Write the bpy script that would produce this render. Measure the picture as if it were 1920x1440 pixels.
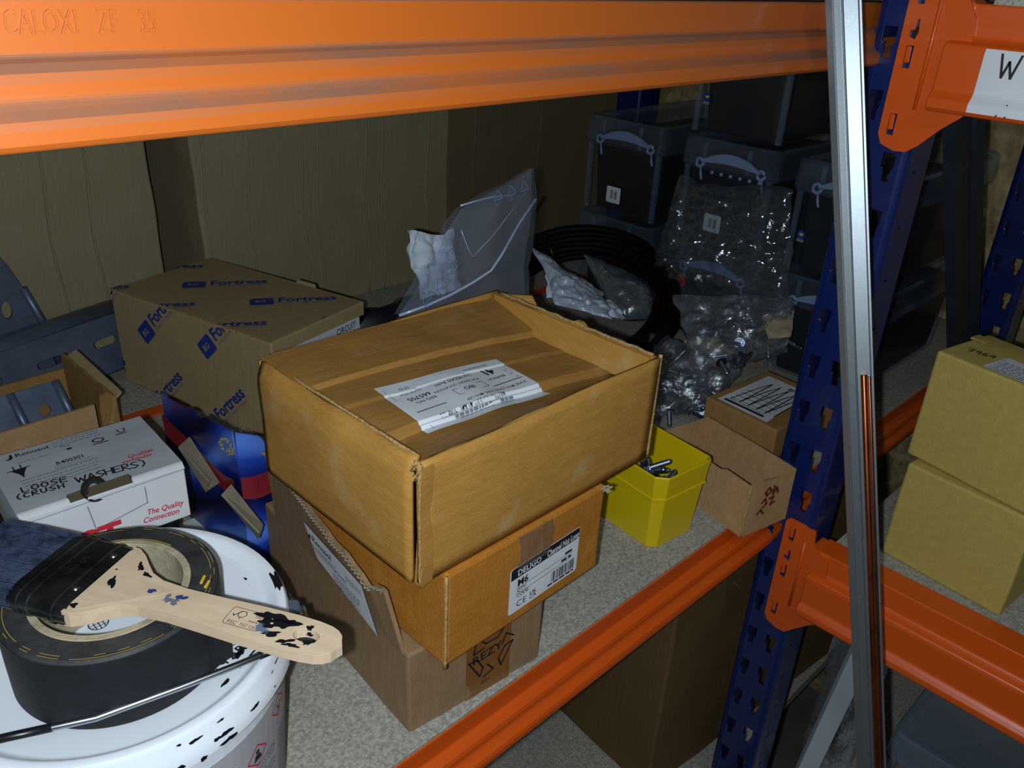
import bpy, bmesh, math, random
from mathutils import Vector, Matrix, noise
random.seed(7)
PI = math.pi
scn = bpy.context.scene
COL = scn.collection
for o in list(bpy.data.objects):
    bpy.data.objects.remove(o)

# ------------------------------------------------------------------ camera, world, lights, exposure
CAMP = Vector((-0.77389, -0.33018, 0.5))
RGT = Vector((0.71322, -0.69929, 0.04807))
UPV = Vector((0.28505, 0.35201, 0.89153))
FWD = Vector((0.64036, 0.62216, -0.4504))
cd = bpy.data.cameras.new('camera')
cam = bpy.data.objects.new('camera', cd)
COL.objects.link(cam)
cd.sensor_fit = 'HORIZONTAL'
cd.sensor_width = 36.0
cd.lens = 1589.04 / 1920 * 36.0
cd.clip_start = 0.01
m = Matrix.Identity(4)
for i in range(3):
    m[i][0] = RGT[i]; m[i][1] = UPV[i]; m[i][2] = -FWD[i]; m[i][3] = CAMP[i]
cam.matrix_world = m
scn.camera = cam

w = bpy.data.worlds.new('warehouse_ambient')
scn.world = w
w.use_nodes = True
w.node_tree.nodes['Background'].inputs[0].default_value = (0.75, 0.9, 1.0, 1)
w.node_tree.nodes['Background'].inputs[1].default_value = 0.035

fl = bpy.data.lights.new('phone_flash', 'POINT')          # the phone's flash beside its lens
fl.energy = 11.0
fl.color = (0.84, 0.94, 1.0)
fl.shadow_soft_size = 0.004
flo = bpy.data.objects.new('phone_flash', fl)
flo.location = CAMP - RGT * 0.018 - UPV * 0.006 - FWD * 0.005
COL.objects.link(flo)

al = bpy.data.lights.new('aisle_fill', 'AREA')            # soft ambient fill added above the aisle, not a known lamp
al.energy = 7.0
al.size = 0.25
al.shape = 'RECTANGLE'; al.size_y = 1.3
al.color = (0.85, 0.95, 1.0)
alo = bpy.data.objects.new('aisle_fill', al)
alo.location = (-1.3, -1.6, 2.3)
alo.rotation_euler = (0.45, -0.3, 0)
COL.objects.link(alo)

vs = scn.view_settings
vs.view_transform = 'Standard'
vs.look = 'None'
vs.gamma = 1.0
vs.use_curve_mapping = False
vs.exposure = 0.22

# ------------------------------------------------------------------ materials
def s2l(c):
    c = c / 255.0
    return c / 12.92 if c <= 0.04045 else ((c + 0.055) / 1.055) ** 2.4
def rgb(r, g, b):
    return (s2l(r), s2l(g), s2l(b), 1)

def mat(name, col, rough=0.55, metal=0.0, var=None, vscale=40, stretch=(1, 1, 1), bump=0.0, bscale=300, spec=0.4, coat=0.0,
        var2=None, v2scale=8, v2lo=0.5, v2hi=0.65):
    mt = bpy.data.materials.new(name); mt.use_nodes = True
    nt = mt.node_tree; N = nt.nodes; L = nt.links
    b = N['Principled BSDF']
    b.inputs['Base Color'].default_value = col
    b.inputs['Roughness'].default_value = rough
    b.inputs['Metallic'].default_value = metal
    b.inputs['Specular IOR Level'].default_value = spec
    b.inputs['Coat Weight'].default_value = coat
    if var or bump or var2:
        tc = N.new('ShaderNodeTexCoord'); mp = N.new('ShaderNodeMapping')
        mp.inputs['Scale'].default_value = stretch
        L.new(tc.outputs['Object'], mp.inputs[0])
    out = None
    if var:
        n = N.new('ShaderNodeTexNoise'); n.inputs['Scale'].default_value = vscale; n.inputs['Detail'].default_value = 6
        n.inputs['Roughness'].default_value = 0.65
        L.new(mp.outputs[0], n.inputs['Vector'])
        r = N.new('ShaderNodeValToRGB')
        r.color_ramp.elements[0].position = 0.32; r.color_ramp.elements[1].position = 0.68
        r.color_ramp.elements[0].color = var; r.color_ramp.elements[1].color = col
        L.new(n.outputs['Fac'], r.inputs[0])
        out = r.outputs[0]
        L.new(out, b.inputs['Base Color'])
    if var2:
        n2 = N.new('ShaderNodeTexNoise'); n2.inputs['Scale'].default_value = v2scale; n2.inputs['Detail'].default_value = 5
        L.new(tc.outputs['Object'], n2.inputs['Vector'])
        mr = N.new('ShaderNodeMapRange'); mr.inputs[1].default_value = v2lo; mr.inputs[2].default_value = v2hi
        L.new(n2.outputs['Fac'], mr.inputs[0])
        mx = N.new('ShaderNodeMix'); mx.data_type = 'RGBA'
        L.new(mr.outputs[0], mx.inputs[0])
        if out: L.new(out, mx.inputs[6])
        else: mx.inputs[6].default_value = col
        mx.inputs[7].default_value = var2
        L.new(mx.outputs[2], b.inputs['Base Color'])
    if bump:
        n3 = N.new('ShaderNodeTexNoise'); n3.inputs['Scale'].default_value = bscale; n3.inputs['Detail'].default_value = 4
        L.new(mp.outputs[0], n3.inputs['Vector'])
        bp = N.new('ShaderNodeBump'); bp.inputs['Strength'].default_value = bump; bp.inputs['Distance'].default_value = 0.002
        L.new(n3.outputs['Fac'], bp.inputs['Height'])
        L.new(bp.outputs[0], b.inputs['Normal'])
    return mt

def cardboard(name, c, d, stretch=(1, 1, 6), rough=0.6, scuff=None):
    return mat(name, c, rough, var=d, vscale=28, stretch=stretch, bump=0.25, bscale=160, spec=0.25,
               var2=scuff, v2scale=22, v2lo=0.6, v2hi=0.78)

def painted(name, c, dust, rough=0.3):
    """enamel paint with settled dust on its upward ledges"""
    mt = mat(name, c, rough, spec=0.4, coat=0.05, bump=0.05, bscale=60)
    nt = mt.node_tree; N = nt.nodes; L = nt.links; b = N['Principled BSDF']
    g = N.new('ShaderNodeNewGeometry'); sx = N.new('ShaderNodeSeparateXYZ')
    L.new(g.outputs['True Normal'], sx.inputs[0])
    mr = N.new('ShaderNodeMapRange'); mr.inputs[1].default_value = 0.15; mr.inputs[2].default_value = 0.6
    L.new(sx.outputs['Z'], mr.inputs[0])
    tc = N.new('ShaderNodeTexCoord'); mp = N.new('ShaderNodeMapping'); mp.inputs['Scale'].default_value = (1, 1, 3)
    L.new(tc.outputs['Object'], mp.inputs[0])
    n = N.new('ShaderNodeTexNoise'); n.inputs['Scale'].default_value = 14; n.inputs['Detail'].default_value = 8
    L.new(mp.outputs[0], n.inputs['Vector'])
    m2 = N.new('ShaderNodeMapRange'); m2.inputs[1].default_value = 0.3; m2.inputs[2].default_value = 0.6
    m2.inputs[3].default_value = 0.25; m2.inputs[4].default_value = 0.85
    L.new(n.outputs['Fac'], m2.inputs[0])
    mu = N.new('ShaderNodeMath'); mu.operation = 'MULTIPLY'
    L.new(mr.outputs[0], mu.inputs[0]); L.new(m2.outputs[0], mu.inputs[1])
    mx = N.new('ShaderNodeMix'); mx.data_type = 'RGBA'
    mx.inputs[6].default_value = c; mx.inputs[7].default_value = dust
    L.new(mu.outputs[0], mx.inputs[0]); L.new(mx.outputs[2], b.inputs['Base Color'])
    ro = N.new('ShaderNodeMapRange'); ro.inputs[3].default_value = rough; ro.inputs[4].default_value = 0.85
    L.new(mu.outputs[0], ro.inputs[0]); L.new(ro.outputs[0], b.inputs['Roughness'])
    return mt

def film(name, tint=(0.93, 0.95, 0.98, 1), gloss=0.16, haze=0.05, hazecol=(0.6, 0.68, 0.8, 1), rough=0.07, bump=0.5, bscale=60):
    """thin clear plastic: mostly see-through, glossy by facing, a little milky"""
    mt = bpy.data.materials.new(name); mt.use_nodes = True
    nt = mt.node_tree; N = nt.nodes; L = nt.links
    N.remove(N['Principled BSDF'])
    t = N.new('ShaderNodeBsdfTransparent'); t.inputs[0].default_value = tint
    g = N.new('ShaderNodeBsdfGlossy'); g.inputs['Roughness'].default_value = rough; g.inputs[0].default_value = (0.9, 0.95, 1, 1)
    d = N.new('ShaderNodeBsdfDiffuse'); d.inputs[0].default_value = hazecol
    m1 = N.new('ShaderNodeMixShader'); m1.inputs[0].default_value = haze
    L.new(t.outputs[0], m1.inputs[1]); L.new(d.outputs[0], m1.inputs[2])
    lw = N.new('ShaderNodeLayerWeight'); lw.inputs[0].default_value = 0.35
    mr = N.new('ShaderNodeMapRange'); mr.inputs[3].default_value = gloss * 0.6; mr.inputs[4].default_value = min(1, gloss * 3)
    L.new(lw.outputs['Facing'], mr.inputs[0])
    m2 = N.new('ShaderNodeMixShader')
    L.new(mr.outputs[0], m2.inputs[0]); L.new(m1.outputs[0], m2.inputs[1]); L.new(g.outputs[0], m2.inputs[2])
    if bump:
        tc = N.new('ShaderNodeTexCoord')
        n = N.new('ShaderNodeTexNoise'); n.inputs['Scale'].default_value = bscale; n.inputs['Detail'].default_value = 5
        L.new(tc.outputs['Object'], n.inputs['Vector'])
        bp = N.new('ShaderNodeBump'); bp.inputs['Strength'].default_value = bump; bp.inputs['Distance'].default_value = 0.004
        L.new(n.outputs['Fac'], bp.inputs['Height'])
        L.new(bp.outputs[0], g.inputs['Normal']); L.new(bp.outputs[0], lw.inputs['Normal'])
    L.new(m2.outputs[0], N['Material Output'].inputs[0])
    return mt

def chip(name, c1, c2, c3):
    mt = mat(name, c1, 0.8, spec=0.2)
    nt = mt.node_tree; N = nt.nodes; L = nt.links; b = N['Principled BSDF']
    tc = N.new('ShaderNodeTexCoord')
    v = N.new('ShaderNodeTexVoronoi'); v.inputs['Scale'].default_value = 520
    L.new(tc.outputs['Object'], v.inputs['Vector'])
    n = N.new('ShaderNodeTexNoise'); n.inputs['Scale'].default_value = 260; n.inputs['Detail'].default_value = 5
    L.new(tc.outputs['Object'], n.inputs['Vector'])
    sx = N.new('ShaderNodeSeparateColor'); L.new(v.outputs['Color'], sx.inputs[0])
    r = N.new('ShaderNodeValToRGB')
    r.color_ramp.elements[0].color = c2; r.color_ramp.elements[0].position = 0.1
    r.color_ramp.elements[1].color = c3; r.color_ramp.elements[1].position = 0.9
    e = r.color_ramp.elements.new(0.5); e.color = c1
    L.new(sx.outputs[0], r.inputs[0])
    r2 = N.new('ShaderNodeValToRGB')
    r2.color_ramp.elements[0].color = (0.84, 0.84, 0.83, 1); r2.color_ramp.elements[0].position = 0.35
    r2.color_ramp.elements[1].color = (1, 1, 1, 1); r2.color_ramp.elements[1].position = 0.55
    L.new(n.outputs['Fac'], r2.inputs[0])
    mx = N.new('ShaderNodeMix'); mx.data_type = 'RGBA'; mx.blend_type = 'MULTIPLY'; mx.inputs[0].default_value = 1
    L.new(r.outputs[0], mx.inputs[6]); L.new(r2.outputs[0], mx.inputs[7])
    L.new(mx.outputs[2], b.inputs['Base Color'])
    return mt

M = {}
M['orangedust'] = painted('dusty_orange_enamel', rgb(170, 85, 25), rgb(120, 84, 64), 0.45)
M['orange'] = mat('orange_enamel', rgb(206, 82, 14), 0.38, spec=0.5, coat=0.15, bump=0.04, bscale=60)
M['blue'] = mat('blue_enamel', rgb(13, 31, 88), 0.32, spec=0.5, coat=0.3)
M['brace'] = mat('galvanised_dark', rgb(62, 70, 84), 0.55, 0.5, var=rgb(48, 56, 70), vscale=30)
M['chip'] = chip('chipboard', rgb(160, 156, 146), rgb(144, 139, 128), rgb(174, 170, 160))
M['concrete'] = mat('concrete', rgb(120, 120, 115), 0.9, var=rgb(95, 95, 92), vscale=12)
M['osb'] = mat('osb', rgb(176, 156, 112), 0.8, var=rgb(120, 100, 66), vscale=16, stretch=(1, 3, 1), var2=rgb(190, 172, 130), v2scale=30)
M['hero'] = cardboard('ochre_cardboard', rgb(176, 130, 64), rgb(162, 117, 54), (1.5, 1.5, 7), 0.55, rgb(178, 144, 94))
M['herotop'] = cardboard('ochre_cardboard_top', rgb(160, 118, 62), rgb(144, 104, 52), (1.2, 9, 1), 0.5, rgb(166, 130, 84))
M['hero2'] = cardboard('tan_orange_cardboard', rgb(176, 116, 46), rgb(164, 104, 38), (3, 3, 2), 0.45, rgb(188, 128, 58))
M['edge'] = mat('torn_board_edge', rgb(186, 156, 104), 0.85, var=rgb(140, 108, 62), vscale=300, bump=0.6, bscale=400)
M['brown'] = cardboard('brown_cardboard', rgb(146, 118, 88), rgb(134, 106, 78), (5, 5, 1.2), 0.5)
M['browntape'] = mat('brown_tape', rgb(134, 86, 42), 0.3, spec=0.5, var=rgb(120, 76, 38), vscale=20)
M['kraft'] = cardboard('kraft_cardboard', rgb(172, 150, 112), rgb(162, 140, 102), (4, 4, 1.5), 0.65)
M['kraft2'] = cardboard('pale_kraft', rgb(182, 146, 106), rgb(168, 132, 92), (3, 3, 2), 0.65)
M['kraft3'] = cardboard('dull_kraft', rgb(158, 120, 72), rgb(146, 110, 64), (3, 3, 2), 0.65)
M['greykraft'] = mat('grey_board', rgb(142, 132, 112), 0.85, var=rgb(122, 112, 94), vscale=60)
M['sheet'] = cardboard('grey_brown_cardboard', rgb(156, 145, 114), rgb(148, 136, 105), (14, 14, 0.6), 0.6, rgb(160, 150, 124))
M['sheetdark'] = cardboard('dark_cardboard', rgb(122, 108, 80), rgb(115, 101, 74), (14, 14, 0.6), 0.7)
M['sand'] = cardboard('sand_cardboard', rgb(182, 162, 88), rgb(172, 152, 80), (4, 4, 4), 0.65)
M['sandtop'] = M['sand']
M['white'] = mat('white_plastic', rgb(222, 228, 236), 0.35, spec=0.5, bump=0.05, bscale=30)
M['whitecard'] = mat('white_card', rgb(206, 208, 212), 0.5, var=rgb(192, 194, 200), vscale=14)
M['greycard'] = mat('grey_card_lid', rgb(172, 176, 182), 0.45, var=rgb(160, 164, 172), vscale=10)
M['paper'] = mat('label_paper', rgb(214, 218, 224), 0.45, var=rgb(202, 207, 214), vscale=20)
M['dulllabel'] = mat('dull_label', rgb(178, 178, 182), 0.5, var=rgb(164, 164, 168), vscale=20)
M['ink'] = mat('black_ink', rgb(24, 26, 32), 0.5)
M['greyink'] = mat('grey_ink', rgb(112, 118, 128), 0.6)
M['blueink'] = mat('blue_ink', rgb(34, 56, 136), 0.6)
M['redink'] = mat('red_ink', rgb(190, 40, 56), 0.5)
M['darkred'] = mat('dark_red_ink', rgb(104, 30, 34), 0.7)
M['blacktape'] = mat('black_cloth_tape', rgb(32, 33, 38), 0.62, var=rgb(24, 25, 30), vscale=50, bump=0.3, bscale=500, spec=0.3)
M['tapetop'] = mat('tape_roll_side', rgb(34, 35, 38), 0.6, var=rgb(60, 60, 60), vscale=60, stretch=(1, 1, 1), spec=0.3, bump=0.2, bscale=200)
M['yellowthread'] = mat('yellow_thread', rgb(200, 168, 50), 0.7)
M['core'] = mat('tape_core_board', rgb(176, 164, 138), 0.85, var=rgb(140, 128, 104), vscale=80, bump=0.3, bscale=200)
M['wood'] = mat('bare_beech', rgb(200, 178, 152), 0.6, var=rgb(186, 162, 134), vscale=14, stretch=(2, 12, 12), spec=0.25)
M['steel'] = mat('bright_steel', rgb(190, 198, 206), 0.25, 1.0)
M['ferrule'] = mat('paint_marked_steel', rgb(130, 134, 140), 0.26, 0.95, var=rgb(46, 48, 54), vscale=30, stretch=(1, 1, 1))
M['bristle'] = mat('grey_bristle', rgb(72, 84, 110), 0.4, var=rgb(30, 36, 52), vscale=120)
M['blackpaint'] = mat('dried_black_paint', rgb(18, 20, 26), 0.35, spec=0.5)
M['bluepaint'] = mat('dried_blue_paint', rgb(46, 60, 110), 0.5)
M['bluegreypaint'] = mat('blue_grey_paint', rgb(96, 104, 124), 0.6)
M['zinc'] = mat('zinc_plate', rgb(150, 160, 176), 0.32, 1.0, var=rgb(120, 130, 148), vscale=40)
M['galv'] = mat('galvanised_steel', rgb(112, 126, 150), 0.4, 0.45, var=rgb(90, 104, 128), vscale=26, bump=0.05, bscale=60)
M['alu'] = mat('extruded_aluminium', rgb(150, 158, 164), 0.42, 0.85, var=rgb(136, 144, 150), vscale=20, stretch=(120, 120, 1), bump=0.06, bscale=40)
M['copper'] = mat('copper', rgb(186, 104, 62), 0.3, 1.0, var=rgb(150, 78, 44), vscale=30)
M['yellow'] = mat('yellow_plastic', rgb(206, 180, 8), 0.42, spec=0.45)
M['black'] = mat('black_plastic', rgb(14, 15, 18), 0.35, spec=0.5)
M['blackcontent'] = mat('black_contents', rgb(10, 10, 11), 0.6)
M['cable'] = mat('black_cable', rgb(6, 7, 11), 0.6, spec=0.12)
M['rubbish'] = mat('black_bag_plastic', rgb(14, 15, 22), 0.35, spec=0.5)
M['redtag'] = mat('red_tag', rgb(190, 30, 30), 0.6)
M['teal'] = mat('teal_plastic', rgb(80, 150, 170), 0.5)
M['film'] = film('clear_film', gloss=0.15, haze=0.03, bump=0.9, bscale=45)
M['film2'] = film('crinkled_film', gloss=0.34, haze=0.10, bump=0.9, bscale=90)
M['zipfilm'] = film('milky_film', tint=(0.9, 0.92, 0.97, 1), gloss=0.06, haze=0.10, hazecol=(0.50, 0.58, 0.72, 1), rough=0.25, bump=0.15, bscale=30)
M['zipbar'] = film('milky_ridge', gloss=0.1, haze=0.6, hazecol=(0.5, 0.56, 0.75, 1), rough=0.2, bump=0)
M['tub'] = film('clear_tub', tint=(0.9, 0.93, 0.96, 1), gloss=0.035, haze=0.018, hazecol=(0.42, 0.52, 0.7, 1), rough=0.12, bump=0.0)
M['tublid'] = film('clear_tub_lid', tint=(0.86, 0.9, 0.95, 1), gloss=0.06, haze=0.075, hazecol=(0.40, 0.52, 0.72, 1), rough=0.12, bump=0.0)
M['clip'] = mat('grey_blue_clip', rgb(118, 134, 170), 0.4)
M['cleartape'] = film('clear_tape', gloss=0.2, haze=0.07, hazecol=(0.7, 0.62, 0.5, 1), rough=0.15, bump=0.8, bscale=60)
M['crumple'] = mat('crumpled_silver_paper', rgb(186, 198, 214), 0.4, 0.1, var=rgb(150, 162, 182), vscale=40, bump=0.5, bscale=60)
M['tissue'] = mat('white_tissue', rgb(206, 218, 232), 0.6, bump=0.4, bscale=60)
M['bargalv'] = mat('pale_bar', rgb(196, 208, 216), 0.4, 0.25)
M['rust'] = mat('olive_board', rgb(96, 88, 56), 0.7)

# the printed carton: blue swirls over dark red (flat print)
def print_mat():
    mt = mat('printed_card', rgb(20, 40, 120), 0.3, spec=0.5)
    nt = mt.node_tree; N = nt.nodes; L = nt.links; b = N['Principled BSDF']
    tc = N.new('ShaderNodeTexCoord')
    mp = N.new('ShaderNodeMapping'); mp.inputs['Rotation'].default_value = (0.5, 0.0, 0.3)
    L.new(tc.outputs['Object'], mp.inputs[0])
    wv = N.new('ShaderNodeTexWave'); wv.inputs['Scale'].default_value = 4.5; wv.inputs['Distortion'].default_value = 5
    wv.inputs['Detail'].default_value = 1.5; wv.inputs['Detail Scale'].default_value = 1.6; wv.bands_direction = 'Z'
    L.new(mp.outputs[0], wv.inputs['Vector'])
    r = N.new('ShaderNodeValToRGB')
    r.color_ramp.elements[0].position = 0.0; r.color_ramp.elements[0].color = rgb(14, 18, 56)
    r.color_ramp.elements[1].position = 1.0; r.color_ramp.elements[1].color = rgb(60, 110, 220)
    e = r.color_ramp.elements.new(0.45); e.color = rgb(22, 44, 130)
    e = r.color_ramp.elements.new(0.78); e.color = rgb(34, 70, 176)
    r.color_ramp.elements[-1].color = rgb(90, 132, 226)
    L.new(wv.outputs['Fac'], r.inputs[0])
    L.new(r.outputs[0], b.inputs['Base Color'])
    return mt
M['print'] = print_mat()
M['printred'] = mat('red_print', rgb(150, 44, 56), 0.3, spec=0.5, var=rgb(110, 24, 36), vscale=12)
M['printpale'] = mat('pale_print', rgb(120, 132, 176), 0.4, var=rgb(70, 80, 140), vscale=120)
M['lowcard'] = cardboard('deep_brown_cardboard', rgb(112, 88, 54), rgb(100, 78, 46), (14, 14, 0.6), 0.7)  # a deeper brown than the other cardboards
M['tubpale'] = film('pale_tub_lid', tint=(0.8, 0.85, 0.9, 1), gloss=0.1, haze=0.2, hazecol=(0.45, 0.55, 0.72, 1), rough=0.15, bump=0.0)
M['slate'] = mat('dark_olive_board', rgb(70, 62, 44), 0.8)  # one even dark olive brown

# ------------------------------------------------------------------ mesh helpers
class MB:
    def __init__(s): s.v = []; s.f = []
    def add(s, vs, fs):
        o = len(s.v); s.v += [tuple(v) for v in vs]; s.f += [tuple(i + o for i in f) for f in fs]; return s
    def box(s, a, b):
        x0, y0, z0 = a; x1, y1, z1 = b
        return s.add([(x0,y0,z0),(x1,y0,z0),(x1,y1,z0),(x0,y1,z0),(x0,y0,z1),(x1,y0,z1),(x1,y1,z1),(x0,y1,z1)],
                     [(0,3,2,1),(4,5,6,7),(0,1,5,4),(1,2,6,5),(2,3,7,6),(3,0,4,7)])
    def hexa(s, p):   # eight points, bottom ring then top ring (counter-clockwise from above)
        return s.add(p, [(0,3,2,1),(4,5,6,7),(0,1,5,4),(1,2,6,5),(2,3,7,6),(3,0,4,7)])
    def prism(s, poly, f0, f1):  # poly: list of 2D; f0,f1 map (a,b)->3D for the two caps
        n = len(poly)
        vs = [f0(*p) for p in poly] + [f1(*p) for p in poly]
        fs = [tuple(range(n))[::-1], tuple(range(n, 2*n))] + [(i, (i+1) % n, n + (i+1) % n, n + i) for i in range(n)]
        return s.add(vs, fs)
    def tube(s, pts, r, n=8, caps=True, closed=False):
        pts = [Vector(p) for p in pts]; k = len(pts); rings = []
        up = Vector((0.13, 0.27, 0.95))
        for i, p in enumerate(pts):
            if closed: t = pts[(i+1) % k] - pts[i-1]
            else: t = pts[min(i+1, k-1)] - pts[max(i-1, 0)]
            t.normalize()
            a = t.cross(up)
            if a.length < 1e-4: a = t.cross(Vector((1, 0, 0)))
            a.normalize(); b = t.cross(a)
            rr = r[i] if isinstance(r, (list, tuple)) else r
            rings.append([p + (a*math.cos(2*PI*j/n) + b*math.sin(2*PI*j/n))*rr for j in range(n)])
        vs = [q for ring in rings for q in ring]; fs = []
        for i in range(k if closed else k-1):
            i2 = (i+1) % k
            for j in range(n):
                fs.append((i*n+j, i*n+(j+1) % n, i2*n+(j+1) % n, i2*n+j))
        if caps and not closed:
            fs.append(tuple(range(n))[::-1]); fs.append(tuple((k-1)*n+j for j in range(n)))
        return s.add(vs, fs)
    def lathe(s, prof, n=48, c=(0, 0), a0=0, a1=2*PI):
        full = abs(a1-a0-2*PI) < 1e-6; m_ = n if full else n+1; vs = []
        for i in range(m_):
            a = a0+(a1-a0)*i/n
            for r, z in prof: vs.append((c[0]+r*math.cos(a), c[1]+r*math.sin(a), z))
        k = len(prof); fs = []
        for i in range(n):
            i2 = (i+1) % m_
            for j in range(k-1): fs.append((i*k+j, i2*k+j, i2*k+j+1, i*k+j+1))
        return s.add(vs, fs)
    def grid(s, fn, nu, nv):
        vs = [fn(i/nu, j/nv) for j in range(nv+1) for i in range(nu+1)]
        fs = [(j*(nu+1)+i, j*(nu+1)+i+1, (j+1)*(nu+1)+i+1, (j+1)*(nu+1)+i) for j in range(nv) for i in range(nu)]
        return s.add(vs, fs)
    def mesh(s, name):
        me = bpy.data.meshes.new(name); me.from_pydata(s.v, [], s.f); me.update(); return me
    def build(s, name, mt, parent=None, smooth=False, bevel=0, seg=2, merge=False, solid=0, loc=None, fixn=True, off=-1):
        me = s.mesh(name)
        if merge or fixn:
            bm = bmesh.new(); bm.from_mesh(me)
            if merge: bmesh.ops.remove_doubles(bm, verts=bm.verts, dist=1e-5)
            if fixn: bmesh.ops.recalc_face_normals(bm, faces=bm.faces)
            bm.to_mesh(me); bm.free()
        o = bpy.data.objects.new(name, me); COL.objects.link(o)
        me.materials.append(M[mt])
        if smooth:
            for p in me.polygons: p.use_smooth = True
        if solid:
            md = o.modifiers.new('thickness', 'SOLIDIFY'); md.thickness = solid; md.offset = off
        if bevel:
            md = o.modifiers.new('bevel', 'BEVEL'); md.width = bevel; md.segments = seg; md.limit_method = 'ANGLE'; md.angle_limit = 0.7
        if parent: o.parent = parent
        if loc: o.location = loc
        return o

def thing(name, label, cat, loc=(0, 0, 0), rz=0, group=None, rot=None):
    o = bpy.data.objects.new(name, None); COL.objects.link(o)
    o.empty_display_size = 0.02
    o.location = loc; o.rotation_euler = rot if rot else (0, 0, rz)
    o['label'] = label; o['category'] = cat
    if group: o['group'] = group
    return o
def tag(o, label, cat, group=None):
    o['label'] = label; o['category'] = cat
    if group: o['group'] = group
    return o
def struct(o):
    o['kind'] = 'structure'; return o
def copy_tree(o, parent=None):
    c = o.copy(); COL.objects.link(c)
    if parent: c.parent = parent
    for ch in list(o.children): copy_tree(ch, c)
    return c

_tc = {}
def text2d(s, bold=0.0, spacing=1.0):
    """(verts2d, faces, width) of a line of text one unit high"""
    k = (s, bold, spacing)
    if k in _tc: return _tc[k]
    cu = bpy.data.curves.new('t', 'FONT'); cu.body = s; cu.size = 1.0; cu.resolution_u = 2; cu.offset = bold
    cu.space_character = spacing
    ob = bpy.data.objects.new('t', cu); COL.objects.link(ob)
    dg = bpy.context.evaluated_depsgraph_get()
    me = bpy.data.meshes.new_from_object(ob.evaluated_get(dg))
    vs = [(v.co.x, v.co.y) for v in me.vertices]; fs = [tuple(p.vertices) for p in me.polygons]
    bpy.data.objects.remove(ob); bpy.data.curves.remove(cu); bpy.data.meshes.remove(me)
    wd = max([v[0] for v in vs], default=0)
    _tc[k] = (vs, fs, wd); return _tc[k]

def plate2d(outer, holes):
    """2D polygon with holes -> (verts2d, faces)"""
    cu = bpy.data.curves.new('p', 'CURVE'); cu.dimensions = '2D'; cu.fill_mode = 'BOTH'
    for ring in [outer] + holes:
        sp = cu.splines.new('POLY'); sp.points.add(len(ring)-1); sp.use_cyclic_u = True
        for i, p in enumerate(ring): sp.points[i].co = (p[0], p[1], 0, 1)
    ob = bpy.data.objects.new('p', cu); COL.objects.link(ob)
    dg = bpy.context.evaluated_depsgraph_get()
    me = bpy.data.meshes.new_from_object(ob.evaluated_get(dg))
    bm = bmesh.new(); bm.from_mesh(me); bmesh.ops.remove_doubles(bm, verts=bm.verts, dist=1e-6)
    bm.to_mesh(me); bm.free()
    vs = [(v.co.x, v.co.y) for v in me.vertices]; fs = [tuple(p.vertices) for p in me.polygons]
    bpy.data.objects.remove(ob); bpy.data.curves.remove(cu); bpy.data.meshes.remove(me)
    return vs, fs

def plate(outer, holes, fr, th):
    """plate with real holes and thickness th behind the frame's face"""
    vs, fs = plate2d(outer, holes)
    mb = MB(); n = len(vs)
    V3 = [fr.at(a, b, 0) for a, b in vs] + [fr.at(a, b, -th) for a, b in vs]
    F = [f for f in fs] + [tuple(i+n for i in f[::-1]) for f in fs]
    mb.add(V3, F)
    for ring in [outer] + holes:
        k = len(ring)
        mb.add([fr.at(a, b, 0) for a, b in ring] + [fr.at(a, b, -th) for a, b in ring],
               [(i, (i+1) % k, k+(i+1) % k, k+i) for i in range(k)])
    return mb

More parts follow.
